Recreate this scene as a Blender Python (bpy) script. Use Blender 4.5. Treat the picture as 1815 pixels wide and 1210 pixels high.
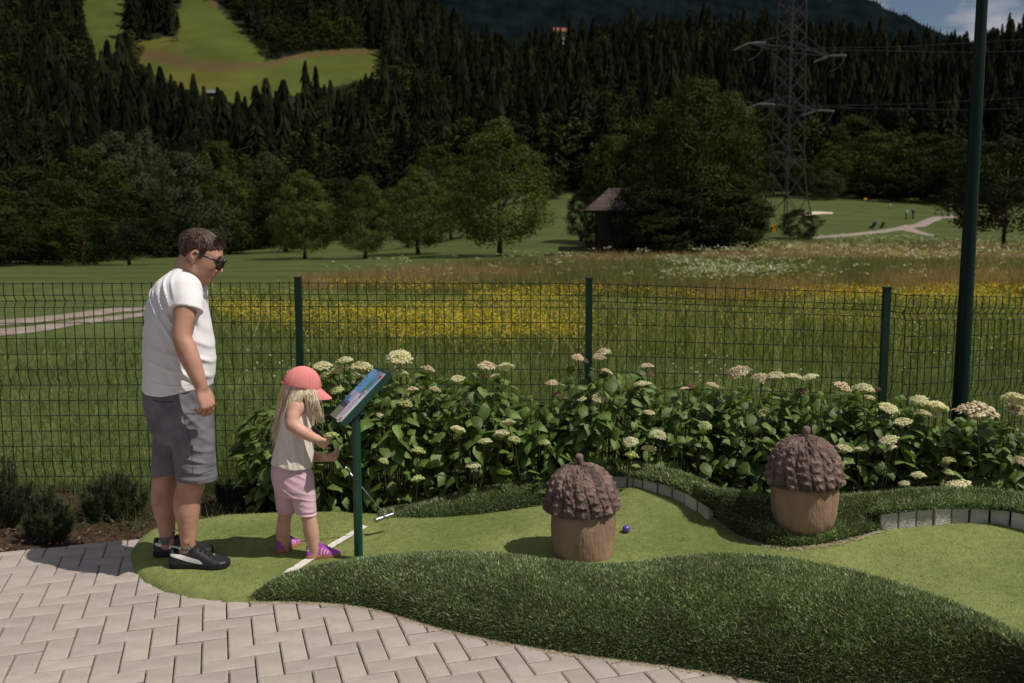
import bpy, math, random, time
import numpy as np
from mathutils import Vector, Matrix
T0 = time.time()
for o in list(bpy.data.objects): bpy.data.objects.remove(o)
S = bpy.context.scene
col = S.collection
R = math.radians
PI = math.pi
random.seed(7)
rng = np.random.default_rng(11)

# ---------------------------------------------------------------- camera, world, sun, exposure
F = 1620.0; CX = 907.5; CY = 605.0; CAMZ = 1.63
PITCH = math.atan(180.0/F)
cam_d = bpy.data.cameras.new('camera'); cam = bpy.data.objects.new('camera', cam_d); col.objects.link(cam)
cam.location = (0, 0, CAMZ); cam.rotation_euler = (PI/2-PITCH, 0, 0)
cam_d.sensor_width = 36; cam_d.lens = 36*F/1815.0
cam_d.clip_start = 0.1; cam_d.clip_end = 9000
cam_d.dof.use_dof = True; cam_d.dof.focus_distance = 4.5; cam_d.dof.aperture_fstop = 3.2
S.camera = cam
SUN_EL = R(57); SUN_AZ = math.atan2(-.373, .928)          # direction towards the sun, in the xy plane
sd = Vector((math.cos(SUN_EL)*math.cos(SUN_AZ), math.cos(SUN_EL)*math.sin(SUN_AZ), math.sin(SUN_EL)))
w = bpy.data.worlds.new('World'); S.world = w; w.use_nodes = True
nt = w.node_tree; N = nt.nodes; L = nt.links; N.clear()
wo = N.new('ShaderNodeOutputWorld'); bg = N.new('ShaderNodeBackground'); bg.inputs['Strength'].default_value = 0.052
sk = N.new('ShaderNodeTexSky'); sk.sky_type = 'NISHITA'; sk.sun_disc = False
sk.sun_elevation = SUN_EL; sk.sun_rotation = PI/2-SUN_AZ
tc = N.new('ShaderNodeTexCoord'); mp = N.new('ShaderNodeMapping'); mp.inputs['Scale'].default_value = (1, 1, 2.6)
nz = N.new('ShaderNodeTexNoise'); nz.inputs['Scale'].default_value = 9; nz.inputs['Detail'].default_value = 7; nz.inputs['Roughness'].default_value = .55
cr = N.new('ShaderNodeValToRGB'); cr.color_ramp.elements[0].position = .42; cr.color_ramp.elements[1].position = .56
mx = N.new('ShaderNodeMix'); mx.data_type = 'RGBA'; mx.inputs[7].default_value = (7.0, 7.0, 7.6, 1)
L.new(tc.outputs['Generated'], mp.inputs['Vector']); L.new(mp.outputs[0], nz.inputs['Vector']); L.new(nz.outputs['Fac'], cr.inputs[0])
L.new(cr.outputs[0], mx.inputs[0]); L.new(sk.outputs[0], mx.inputs[6]); L.new(mx.outputs[2], bg.inputs['Color']); L.new(bg.outputs[0], wo.inputs[0])
sl = bpy.data.lights.new('sun', 'SUN'); sl.energy = 4.0; sl.angle = R(.55); sl.color = (1, .93, .84)
so = bpy.data.objects.new('sun', sl); col.objects.link(so); so.rotation_euler = sd.to_track_quat('Z', 'Y').to_euler(); so.location = (4, -2, 8)
S.view_settings.view_transform = 'Standard'; S.view_settings.look = 'None'; S.view_settings.exposure = 0.05; S.view_settings.gamma = 1
S.view_settings.use_curve_mapping = False

# ---------------------------------------------------------------- helpers
cp, sp = math.cos(PITCH), math.sin(PITCH)
def ray(px, py):
    x = (px-CX)/F; v = -(py-CY)/F
    return np.array([x, v*sp+cp, v*cp-sp])
def at(px, py, Y):                       # point seen at a photo pixel, Y metres ahead
    d = ray(px, py); return d*(Y/d[1])+np.array([0, 0, CAMZ])
def onz(px, py, z):                      # point seen at a photo pixel, on the height z
    d = ray(px, py); return d*((z-CAMZ)/d[2])+np.array([0, 0, CAMZ])
def proj(P):                             # world -> photo pixel
    P = np.asarray(P, float); X = P[..., 0]; Y = P[..., 1]; Z = P[..., 2]-CAMZ
    zc = Y*cp-Z*sp; yc = Y*sp+Z*cp
    return np.stack([CX+F*X/zc, CY-F*yc/zc], -1)
V = Vector
def tag(o, label=None, cat=None, group=None, kind=None):
    if label: o['label'] = label
    if cat: o['category'] = cat
    if group: o['group'] = group
    if kind: o['kind'] = kind
    return o
def empty(name, loc=(0, 0, 0), rz=0, label=None, cat=None, group=None):
    o = bpy.data.objects.new(name, None); col.objects.link(o); o.location = loc; o.rotation_euler = (0, 0, rz); o.empty_display_size = .1
    return tag(o, label, cat, group)
def link(name, me, parent=None, local=False):
    o = bpy.data.objects.new(name, me); col.objects.link(o)
    if parent is not None:
        o.parent = parent
        if not local: o.matrix_parent_inverse = pmat(parent).inverted()
    return o
def pmat(o):
    m = Matrix.LocRotScale(o.location, o.rotation_euler, o.scale)
    return (pmat(o.parent) @ o.matrix_parent_inverse @ m) if o.parent else m
def npmesh(name, v, f, mats=(), smooth=False, midx=None, col_attr=None):
    me = bpy.data.meshes.new(name); v = np.asarray(v, np.float32); f = np.asarray(f, np.int32); n, k = f.shape
    me.vertices.add(len(v)); me.vertices.foreach_set('co', v.ravel())
    me.loops.add(n*k); me.loops.foreach_set('vertex_index', f.ravel())
    me.polygons.add(n); me.polygons.foreach_set('loop_start', np.arange(0, n*k, k, dtype=np.int32))
    for m in (mats if isinstance(mats, (list, tuple)) else [mats]): me.materials.append(m)
    if midx is not None: me.polygons.foreach_set('material_index', np.asarray(midx, np.int32))
    me.polygons.foreach_set('use_smooth', np.full(n, smooth, bool))
    if col_attr is not None:
        a = me.color_attributes.new('tint', 'FLOAT_COLOR', 'POINT'); c = np.ones((len(v), 4), np.float32); c[:, :3] = col_attr; a.data.foreach_set('color', c.ravel())
    me.update(calc_edges=True)
    return me
def pymesh(name, v, f, m=None, smooth=False):
    me = bpy.data.meshes.new(name); me.from_pydata([tuple(map(float, p)) for p in v], [], f)
    if m: me.materials.append(m)
    if smooth: me.polygons.foreach_set('use_smooth', [True]*len(f))
    me.update(); return me
class MB:                                # small mesh builder
    def __init__(s): s.v = []; s.f = []
    def add(s, v, f):
        b = len(s.v); s.v += [tuple(map(float, p)) for p in v]; s.f += [tuple(b+i for i in q) for q in f]; return s
    def box(s, c, h, M=None):
        v = [V((c[0]+a*h[0], c[1]+b*h[1], c[2]+d*h[2])) for a in (-1, 1) for b in (-1, 1) for d in (-1, 1)]
        if M is not None: v = [M @ p for p in v]
        return s.add(v, [(0, 1, 3, 2), (4, 6, 7, 5), (0, 4, 5, 1), (2, 3, 7, 6), (0, 2, 6, 4), (1, 5, 7, 3)])
    def bar(s, a, b, r, n=4, r2=None, cap=True):
        return s.tube([a, b], [r, r if r2 is None else r2], n, cap)
    def tube(s, pts, r, n=8, cap=True):
        pts = [V(p) for p in pts]; m = len(pts)
        if not isinstance(r, (list, tuple, np.ndarray)): r = [r]*m
        vs = []; up = None
        for i, p in enumerate(pts):
            t = (pts[min(i+1, m-1)]-pts[max(i-1, 0)]).normalized()
            if up is None: up = V((0, 0, 1)) if abs(t.z) < .9 else V((1, 0, 0))
            x = t.cross(up).normalized(); y = t.cross(x).normalized(); up = -y if False else up
            for k in range(n):
                a = 2*PI*(k+.5)/n; vs.append(p+(x*math.cos(a)+y*math.sin(a))*r[i])
        fs = [(i*n+k, i*n+(k+1) % n, (i+1)*n+(k+1) % n, (i+1)*n+k) for i in range(m-1) for k in range(n)]
        if cap: fs += [tuple(range(n))[::-1], tuple((m-1)*n+k for k in range(n))]
        return s.add(vs, fs)
    def lathe(s, prof, n=24, c=(0, 0, 0)):
        vs = [(c[0]+r*math.cos(2*PI*k/n), c[1]+r*math.sin(2*PI*k/n), c[2]+z) for r, z in prof for k in range(n)]; m = len(prof)
        fs = [(i*n+k, i*n+(k+1) % n, (i+1)*n+(k+1) % n, (i+1)*n+k) for i in range(m-1) for k in range(n)]
        fs += [tuple(range(n))[::-1], tuple((m-1)*n+k for k in range(n))]
        return s.add(vs, fs)
    def build(s, name, m, parent=None, smooth=False, local=False):
        return link(name, pymesh(name, s.v, s.f, m, smooth), parent, local)
def mat(name, c1, c2=None, scale=6, rough=.7, bump=0, bscale=60, spec=.3, rand=0, trans=0, metal=0, attr=False, detail=4, coord='Object', c3=None, sss=0, stretch=None, sharp=(.35, .65)):
    m = bpy.data.materials.new(name); m.use_nodes = True; t = m.node_tree; N = t.nodes; L = t.links
    b = N['Principled BSDF']; b.inputs['Roughness'].default_value = rough; b.inputs['Specular IOR Level'].default_value = spec; b.inputs['Metallic'].default_value = metal
    tc = N.new('ShaderNodeTexCoord'); src = tc.outputs[coord]
    if coord == 'World':
        pass
    if stretch:
        mp = N.new('ShaderNodeMapping'); mp.inputs['Scale'].default_value = stretch; L.new(src, mp.inputs[0]); src = mp.outputs[0]
    c = None
    if attr:
        a = N.new('ShaderNodeVertexColor'); a.layer_name = 'tint'; c = a.outputs[0]
        if c2 is not None:
            n = N.new('ShaderNodeTexNoise'); n.inputs['Scale'].default_value = scale; n.inputs['Detail'].default_value = detail; L.new(src, n.inputs['Vector'])
            r = N.new('ShaderNodeMapRange'); r.inputs[1].default_value = sharp[0]; r.inputs[2].default_value = sharp[1]; r.inputs[3].default_value = c1[0]; r.inputs[4].default_value = c2[0]; L.new(n.outputs[0], r.inputs[0])
            h = N.new('ShaderNodeVectorMath'); h.operation = 'SCALE'; L.new(c, h.inputs[0]); L.new(r.outputs[0], h.inputs['Scale']); c = h.outputs[0]
    elif c2 is not None:
        n = N.new('ShaderNodeTexNoise'); n.inputs['Scale'].default_value = scale; n.inputs['Detail'].default_value = detail; L.new(src, n.inputs['Vector'])
        r = N.new('ShaderNodeValToRGB'); r.color_ramp.elements[0].position = sharp[0]; r.color_ramp.elements[1].position = sharp[1]
        r.color_ramp.elements[0].color = (*c1, 1); r.color_ramp.elements[1].color = (*c2, 1)
        if c3: e = r.color_ramp.elements.new((sharp[0]+sharp[1])/2); e.color = (*c3, 1)
        L.new(n.outputs[0], r.inputs[0]); c = r.outputs[0]
    else:
        b.inputs['Base Color'].default_value = (*c1, 1)
    if rand:
        if c is None:
            q = N.new('ShaderNodeRGB'); q.outputs[0].default_value = (*c1, 1); c = q.outputs[0]
        oi = N.new('ShaderNodeObjectInfo'); r2 = N.new('ShaderNodeMapRange'); r2.inputs[3].default_value = 1-rand; r2.inputs[4].default_value = 1+rand; L.new(oi.outputs['Random'], r2.inputs[0])
        h = N.new('ShaderNodeVectorMath'); h.operation = 'SCALE'; L.new(c, h.inputs[0]); L.new(r2.outputs[0], h.inputs['Scale']); c = h.outputs[0]
    if c is not None: L.new(c, b.inputs['Base Color'])
    if bump:
        n = N.new('ShaderNodeTexNoise'); n.inputs['Scale'].default_value = bscale; n.inputs['Detail'].default_value = 5; L.new(src, n.inputs['Vector'])
        bp = N.new('ShaderNodeBump'); bp.inputs['Strength'].default_value = min(1, bump); bp.inputs['Distance'].default_value = .01*max(1, bump); L.new(n.outputs[0], bp.inputs['Height']); L.new(bp.outputs[0], b.inputs['Normal'])
    if sss:
        b.inputs['Subsurface Weight'].default_value = sss; b.inputs['Subsurface Radius'].default_value = (.012, .004, .002); b.inputs['Subsurface Scale'].default_value = 1
    if trans:
        tr = N.new('ShaderNodeBsdfTranslucent'); ms = N.new('ShaderNodeMixShader'); ms.inputs[0].default_value = trans
        if c is not None:
            h = N.new('ShaderNodeVectorMath'); h.operation = 'MULTIPLY'; L.new(c, h.inputs[0]); h.inputs[1].default_value = (1.5, 1.7, .6); L.new(h.outputs[0], tr.inputs[0])
        else: tr.inputs[0].default_value = (c1[0]*1.5, c1[1]*1.7, c1[2]*.6, 1)
        L.new(b.outputs[0], ms.inputs[1]); L.new(tr.outputs[0], ms.inputs[2]); L.new(ms.outputs[0], N['Material Output'].inputs[0])
    return m
def inpoly(P, poly):
    P = np.asarray(P); poly = np.asarray(poly, float); x, y = P[..., 0], P[..., 1]; r = np.zeros(x.shape, bool); n = len(poly)
    for i in range(n):
        x1, y1 = poly[i]; x2, y2 = poly[(i+1) % n]
        if y1 == y2: continue
        r ^= ((y1 > y) != (y2 > y)) & (x < (x2-x1)*(y-y1)/(y2-y1)+x1)
    return r
def segdist(P, poly, closed=True):
    d = np.full(P.shape[:-1], 1e9); n = len(poly)
    for i in range(n if closed else n-1):
        a = np.array(poly[i][:2], float); b = np.array(poly[(i+1) % n][:2], float); ab = b-a; t = np.clip(((P-a) @ ab)/(ab @ ab), 0, 1)
        d = np.minimum(d, np.linalg.norm(P-a-t[..., None]*ab, axis=-1))
    return d
def resample(pts, n, smooth=True):
    pts = np.asarray(pts, float)
    if smooth:
        for _ in range(2):
            q = [pts[0]]
            for a, b in zip(pts[:-1], pts[1:]): q += [a*.75+b*.25, a*.25+b*.75]
            q.append(pts[-1]); pts = np.array(q)
    s = np.r_[0, np.cumsum(np.linalg.norm(np.diff(pts, axis=0), axis=1))]; t = np.linspace(0, s[-1], n)
    return np.stack([np.interp(t, s, pts[:, k]) for k in range(pts.shape[1])], 1)
_perm = rng.random((64, 64))
def vnoise(x, y):
    xi = np.floor(x).astype(int); yi = np.floor(y).astype(int); fx = x-xi; fy = y-yi; fx = fx*fx*(3-2*fx); fy = fy*fy*(3-2*fy)
    g = lambda a, b: _perm[a % 64, b % 64]
    return (g(xi, yi)*(1-fx)+g(xi+1, yi)*fx)*(1-fy)+(g(xi, yi+1)*(1-fx)+g(xi+1, yi+1)*fx)*fy
def fbm(x, y, o=4): return sum(vnoise(x*2**k+17*k, y*2**k+5*k)*.5**k for k in range(o))/sum(.5**k for k in range(o))
def blades(name, P, Nn, h, wd, m, parent=None, lean=.5, tint=None, hv=.4, segs=1, kind='stuff'):
    """one mesh of grass blades rooted at P, growing along Nn"""
    n = len(P); a = rng.random(n)*2*PI; side = np.stack([np.cos(a), np.sin(a), np.zeros(n)], 1)
    h = np.broadcast_to(h, n)*(1+hv*(rng.random(n)*2-1)); wd = np.broadcast_to(wd, n)
    ln = rng.normal(0, lean, (n, 3)); ln[:, 2] *= .2
    up = Nn+ln; up /= np.linalg.norm(up, axis=1)[:, None]
    if segs == 1:
        v = np.stack([P-side*wd[:, None]/2, P+side*wd[:, None]/2, P+up*h[:, None]], 1).reshape(-1, 3); f = np.arange(3*n).reshape(n, 3); k = 3
    else:
        mid = P+(Nn*.6+up*.4)*h[:, None]*.55; tip = mid+(up*.8+ln*.5)*h[:, None]*.5
        v = np.stack([P-side*wd[:, None]/2, P+side*wd[:, None]/2, mid+side*wd[:, None]*.4, mid-side*wd[:, None]*.4, tip], 1).reshape(-1, 3); b = np.arange(n)[:, None]*5
        f = np.concatenate([b+[0, 1, 2], b+[0, 2, 3], b+[3, 2, 4]]); k = 5
    ca = None if tint is None else np.repeat(tint, k, 0)
    o = link(name, npmesh(name, v, f, m, col_attr=ca), parent)
    if kind: o['kind'] = kind
    return o
def scatter(v, f, n, w=None):
    """random points and normals on a quad mesh"""
    v = np.asarray(v); f = np.asarray(f); a, b, c, d = (v[f[:, k]] for k in range(4))
    nn = np.cross(c-a, d-b); ar = np.linalg.norm(nn, axis=1)/2; nn = nn/(2*ar[:, None]+1e-12)
    pr = ar if w is None else ar*w[f].mean(1)
    i = rng.choice(len(f), n, p=pr/pr.sum()); s = rng.random((n, 1)); t = rng.random((n, 1))
    P = (a[i]*(1-s)+b[i]*s)*(1-t)+(d[i]*(1-s)+c[i]*s)*t
    nn = nn[i]; nn[nn[:, 2] < 0] *= -1
    return P, nn
def gridfaces(nr, nc, mask=None):
    i, j = np.meshgrid(np.arange(nr-1), np.arange(nc-1), indexing='ij'); a = i*nc+j
    f = np.stack([a, a+1, a+nc+1, a+nc], -1)
    if mask is not None: f = f[mask]
    return f.reshape(-1, 4)
# ---------------------------------------------------------------- terrain
PXC = np.array([0, 600, 1000, 1400, 1815.])
DD = np.array([5.9, 14, 30, 60, 80, 100, 130, 160, 200.])
PYT = np.array([[None]*5]*9, dtype=object)
tab = {14: [625]*5, 30: [518, 518, 518, 518, 516], 60: [478, 472, 471, 466, 465], 80: [470, 459, 453, 442, 447], 100: [462, 447, 425, 424, 432], 130: [452, 434, 388, 398, 412], 160: [445, 426, 362, 375, 388], 200: [430, 415, 343, 342, 352]}
ET = np.zeros((9, 5))
for i, d in enumerate(DD):
    for j in range(5):
        ET[i, j] = -.1 if d < 20 else CAMZ-(tab[int(d)][j]-425)*d/F
CRX = [-900, 0, 400, 700, 780, 860, 930, 990, 1060, 1150, 1300, 1450, 1600, 1650, 1700, 1815, 2200, 2900]
CRY = [-140, -120, -110, -45, 40, 96, 106, 92, 80, 62, 66, 82, 108, 110, 96, 72, 30, -30]
def ground(x, y):
    x = np.asarray(x, float); y = np.asarray(y, float); d = np.clip(y, .3, None); px = CX+F*x/d
    px0 = np.clip(px, 0, 1815); j = np.clip(np.searchsorted(PXC, px0)-1, 0, 3); u = (px0-PXC[j])/(PXC[j+1]-PXC[j]); u = u*u*(3-2*u)
    dc = np.clip(d, 5.9, 200); i = np.clip(np.searchsorted(DD, dc)-1, 0, 7); t = (dc-DD[i])/(DD[i+1]-DD[i])
    e = (ET[i, j]*(1-u)+ET[i, j+1]*u)*(1-t)+(ET[i+1, j]*(1-u)+ET[i+1, j+1]*u)*t
    cy = np.interp(px, CRX, CRY); dh = np.clip(d, 200, 600); th = np.log(dh/200)/math.log(3); e200 = ET[8, j]*(1-u)+ET[8, j+1]*u; y200 = 425-(e200-CAMZ)*F/200
    eh = CAMZ+dh*(425-(y200*(1-th)+cy*th))/F
    e = np.where(d > 200, eh, e)-np.clip(d-600, 0, None)*.35
    lump = (fbm(x*.045+9, y*.045)-.5)*np.clip((d-25)/120, 0, 1)*1.6
    return e+lump+(fbm(x*.9, y*.9)-.5)*.05*np.clip((d-5.9)/3, 0, 1)
yellow = [(372, 520), (560, 508), (900, 500), (1330, 500), (1815, 492), (1900, 640), (1500, 640), (1150, 635), (800, 640), (560, 628), (470, 600), (395, 590), (372, 560)]
tanp = [(520, 500), (700, 486), (900, 468), (1040, 452), (1075, 436), (1300, 440), (1500, 424), (1815, 430), (1900, 432), (1900, 530), (1815, 522), (1500, 522), (1300, 540), (900, 520), (700, 520), (520, 515)]
hillA = [(150, -60), (222, -60), (222, 40), (205, 92), (170, 110), (148, 40)]
hillB = [(236, 76), (318, 62), (318, 12), (330, -10), (372, 5), (383, -60), (402, -60), (386, 12), (452, 78), (470, 108), (490, 105), (540, 92), (650, 84), (676, 96), (676, 140), (560, 158), (440, 190), (350, 168), (285, 138), (244, 108)]
hillTan = [(236, 84), (330, 100), (470, 112), (540, 96), (650, 84), (660, 92), (540, 106), (470, 126), (330, 118), (240, 104)]
hillTan2 = [(372, 5), (383, -60), (402, -60), (386, 14)]
def tints(P):
    q = proj(P); x, y = P[:, 0], P[:, 1]
    n1 = fbm(x*.6, y*.6)[:, None]; n2 = fbm(x*.08+3, y*.08)[:, None]; n3 = fbm(x*3, y*1.2)[:, None]
    c = np.array([.066, .088, .024])*(.6+.8*n1)+np.array([.035, .02, .012])*np.clip(n3-.55, 0, 1)*2      # rough lawn
    fair = np.array([.062, .082, .022])*(.75+.35*n1)*(1+.10*np.sin(y*.75+x*.12)[:, None])
    fb = ((q[:, 1] < 505) | (y > 38))[:, None]
    c = np.where(fb, fair, c)
    c = np.where(inpoly(q, yellow)[:, None], np.array([.090, .105, .028])*(.7+.6*n1), c)
    tt = np.array([.17, .135, .065])*(.7+.6*n1)*(1-.3*n3); tt = np.where(n2 > .55, tt*np.array([.7, 1, .7]), tt)
    c = np.where(inpoly(q, tanp)[:, None], tt, c)
    hill = (y > 196)[:, None]; c = np.where(hill, np.array([.012, .018, .007])*(.6+.8*n1), c)
    hm = (inpoly(q, hillA) | inpoly(q, hillB))[:, None] & hill & (y < 640)[:, None]
    hg = np.array([.056, .074, .013])*(.65+.7*n2)+np.array([.05, .01, 0])*np.clip(fbm(x*.02+5, y*.02)[:, None]-.5, 0, 1)*2
    c = np.where(hm, hg, c)
    c = np.where(hm & (inpoly(q+np.stack([fbm(x*.03, y*.03)*40-20, fbm(x*.04+9, y*.04)*26-13], 1), hillTan) | inpoly(q, hillTan2))[:, None], np.array([.080, .058, .022])*(.8+.4*n2), c)
    return np.clip(c, .003, 1)
M_ter = mat('meadow_soil', (.75, 0, 0), (1.3, 0, 0), attr=True, scale=14, rough=.95, bump=.8, bscale=9, spec=.1)
yy = np.concatenate([np.linspace(5.95, 12, 40), np.geomspace(12.2, 60, 110), np.geomspace(60.6, 200, 90), np.geomspace(202, 600, 150), np.linspace(606, 900, 20)])
uu = np.concatenate([np.linspace(-1.6, -.62, 14)[:-1], np.linspace(-.62, .62, 260), np.linspace(.62, 1.6, 14)[1:]])
YY, UU = np.meshgrid(yy, uu, indexing='ij'); XX = UU*YY
P = np.stack([XX, YY, ground(XX, YY)], -1).reshape(-1, 3)
ter = link('terrain', npmesh('terrain', P, gridfaces(*YY.shape), M_ter, True, col_attr=tints(P))); ter['kind'] = 'structure'
M_base = mat('earth_ground', (.05, .07, .02), (.07, .09, .03), scale=.2, rough=.95)
MB().add([(-3000, -600, -.35), (3000, -600, -.35), (3000, 5.9, -.35), (-3000, 5.9, -.35)], [(0, 1, 2, 3)]).build('ground', M_base)['kind'] = 'structure'

# bed of soil between the patio and the fence
M_soil = mat('bark_soil', (.035, .022, .014), (.085, .055, .036), scale=40, rough=.95, bump=1.5, bscale=90, spec=.1, c3=(.055, .036, .022))
gx, gy = np.meshgrid(np.linspace(-6, 7, 200), np.linspace(4.0, 6.1, 50)); gz = -.06+(fbm(gx*2, gy*2)-.5)*.05+(fbm(gx*14, gy*14)-.5)*.03
P = np.stack([gx, gy, gz], -1).reshape(-1, 3)
link('soil_bed', npmesh('soil_bed', P, gridfaces(*gx.shape), M_soil, True))['kind'] = 'structure'

# far mountain behind the hill
mxs = [-1500, 300, 700, 1000, 1500, 1560, 1610, 1650, 1700, 1815, 2600]; mys = [-300, -200, -120, -80, 12, 38, 58, 78, 102, 140, 200]
mtt = np.linspace(-1500, 2600, 700); D0 = 2200
top = np.interp(mtt, mxs, mys)-np.abs(fbm(mtt*.11, mtt*0+3, 3)-.3)*16
mrows = []
for k, s in enumerate(np.linspace(0, 1, 24)):
    d = D0-900*(1-s)+(fbm(mtt*.012, mtt*0+k*.7)-.5)*90*(1-s); y = 330*(1-s)+top*s; mrows.append(np.stack([(mtt-CX)/F*d, d, CAMZ+(425-y)*d/F], 1))
mrows.append(mrows[-1]+np.array([0, 500, -260])); P = np.concatenate(mrows)
M_mtn = mat('mountain_forest', (.003, .0055, .0065), (.007, .011, .012), scale=.02, rough=1, bump=1, bscale=.05, spec=0)
mt = link('mountain', npmesh('mountain', P, gridfaces(len(mrows), len(mtt)), M_mtn, True)); mt['kind'] = 'structure'

# ---------------------------------------------------------------- paths on the fairway, dirt track, bunker
M_path = mat('gravel_path', (.19, .15, .12), (.28, .23, .19), scale=3, rough=.95, bump=.6, bscale=25)
def gpt(px, py):                         # where the ray through a photo pixel meets the terrain
    d = ray(px, py); t = np.geomspace(6, 260, 3000); Q = d[None]*t[:, None]+np.array([0, 0, CAMZ]); h = Q[:, 2]-ground(Q[:, 0], Q[:, 1]); k = np.argmax(h < 0)
    return Q[k] if h[k] < 0 else Q[-1]
def strip(name, A, B, n, m, lift, nw=5):
    A = resample([gpt(*p) for p in A], n); B = resample([gpt(*p) for p in B], n); P = []
    for k in range(nw):
        s = k/(nw-1); Q = A*(1-s)+B*s
        if 0 < k < nw-1: pass
        jit = (fbm(Q[:, 0]*1.3+k, Q[:, 1]*1.3)-.5)*.25; Q = Q.copy(); Q[:, 1] += jit*(k in (0, nw-1)); Q[:, 2] = ground(Q[:, 0], Q[:, 1])+lift*(1 if 0 < k < nw-1 else .2); P.append(Q)
    o = link(name, npmesh(name, np.concatenate(P), gridfaces(nw, n), m, True)); o['kind'] = 'structure'; return o
strip('dirt_track', [(-60, 574), (60, 565), (150, 553), (262, 543), (300, 541)], [(-60, 580), (60, 574), (150, 561), (262, 549), (300, 545)], 60, M_path, .05)
strip('dirt_track', [(-60, 590), (60, 580), (150, 567), (262, 554), (310, 546)], [(-60, 600), (60, 590), (150, 574), (262, 560), (310, 550)], 60, M_path, .05)
strip('golf_path', [(1440, 421), (1520, 414), (1590, 402), (1690, 378)], [(1440, 424), (1520, 419), (1600, 408), (1700, 384)], 50, M_path, .12)
strip('golf_path', [(1592, 405), (1615, 412), (1640, 417), (1655, 419)], [(1606, 399), (1630, 409), (1655, 417), (1662, 419)], 30, M_path, .14)
M_sand = mat('bunker_sand', (.46, .38, .29), (.56, .47, .36), scale=2, rough=.95)
strip('sand_bunker', [(1412, 378), (1440, 375), (1478, 377)], [(1414, 381), (1445, 381), (1476, 379)], 24, M_sand, .12)

# ---------------------------------------------------------------- paved patio, herringbone
BA = R(18); bu = np.array([math.cos(BA), math.sin(BA)]); bv = np.array([-math.sin(BA), math.cos(BA)])
p0 = onz(0, 975, 0)[:2]; p1 = onz(259, 956, 0)[:2]; VMAX = (p0 @ bv+p1 @ bv)/2
M_pav = [mat('concrete_paver', (.315, .272, .238), (.395, .345, .305), scale=5, rough=.85, bump=.5, bscale=160, rand=.05, spec=.25),
         mat('concrete_paver_pale', (.34, .298, .262), (.42, .368, .325), scale=9, rough=.85, bump=.5, bscale=160, rand=.04, spec=.25),
         mat('concrete_paver_mauve', (.31, .265, .24), (.385, .33, .30), scale=7, rough=.85, bump=.5, bscale=160, rand=.04, spec=.25)]
M_joint = mat('joint_sand', (.06, .045, .035), (.11, .085, .065), scale=50, rough=.95, bump=1, bscale=150)
patio = MB().box((-1, 1.6, -.055), (9, 3.6, .035)).build('patio', M_joint); patio['kind'] = 'structure'
patio.matrix_world = Matrix.Identity(4)
# trim the bed side of the slab along the paver edge
pb = [(*(bu*-12+bv*(VMAX-.004)), -.016), (*(bu*12+bv*(VMAX-.004)), -.016), (*(bu*12+bv*-9), -.016), (*(bu*-12+bv*-9), -.016)]
me = pymesh('patio', pb+[(a, b, -.09) for a, b, c in pb], [(3, 2, 1, 0), (4, 5, 6, 7), (0, 1, 5, 4), (1, 2, 6, 5), (2, 3, 7, 6), (3, 0, 4, 7)], M_joint); patio.data = me
greenfoot = None
def paver_mesh(lx, ly, m):
    b = .006; h = .05; mb = MB()
    o = [(0, 0), (lx, 0), (lx, ly), (0, ly)]; i = [(b, b), (lx-b, b), (lx-b, ly-b), (b, ly-b)]
    v = [(x-lx/2, y-ly/2, -h) for x, y in o]+[(x-lx/2, y-ly/2, -.004) for x, y in o]+[(x-lx/2, y-ly/2, 0) for x, y in i]
    f = [(0, 1, 5, 4), (1, 2, 6, 5), (2, 3, 7, 6), (3, 0, 4, 7), (4, 5, 9, 8), (5, 6, 10, 9), (6, 7, 11, 10), (7, 4, 8, 11), (8, 9, 10, 11)]
    return pymesh('paver', v, f, m)
PW = .1; G = .0055; pms = {}
def get_paver(lx, ly, mi):
    k = (round(lx, 3), round(ly, 3), mi)
    if k not in pms: pms[k] = paver_mesh(lx-G, ly-G, M_pav[mi])
    return pms[k]
pav = []
for i in range(-60, 60):
    for j in range(-20, 70):
        c = (i-j) % 4
        if c == 0: x0, y0, lx, ly = i, j, 2, 1
        elif c == 3: x0, y0, lx, ly = i, j, 1, 2
        else: continue
        u0, v0, u1, v1 = x0*PW, y0*PW, (x0+lx)*PW, (y0+ly)*PW
        if v0 > VMAX-.02: continue
        v1 = min(v1, VMAX)
        cc = bu*(u0+u1)/2+bv*(v0+v1)/2; pav.append((cc, u1-u0, v1-v0))
# ---------------------------------------------------------------- the mini golf lane
tee_foot = [(452, 1067), (400, 1067), (340, 1060), (290, 1049), (255, 1032), (234, 1008), (230, 985), (240, 965), (262, 948), (300, 932)]
W = [onz(x, y, 0)[:2] for x, y in tee_foot]+[onz(x, y, .05)[:2] for x, y in [(345, 915), (400, 906), (500, 901), (600, 901), (690, 908), (760, 905), (830, 898), (900, 888), (965, 876)]]
W += [onz(x, y, z)[:2] for x, y, z in [(1010, 862, .17), (1090, 855, .2), (1120, 855, .2), (1160, 858, .2), (1200, 874, .19), (1230, 892, .17), (1255, 905, .15), (1300, 925, .12), (1400, 945, .12), (1500, 942, .14), (1565, 930, .17), (1620, 924, .19), (1700, 916, .2), (1760, 919, .2), (1815, 932, .2), (1950, 985, .2)]]
W += [onz(x, y, .1)[:2] for x, y in [(1990, 1190), (1815, 1145), (1700, 1085), (1560, 1040), (1480, 1020), (1400, 1006), (1250, 998), (1100, 1010), (930, 1005), (760, 996), (640, 1006)]]+[onz(x, y, z)[:2] for x, y, z in [(540, 1024, .055), (480, 1052, .02)]]
lanepoly = np.array(W)
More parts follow.
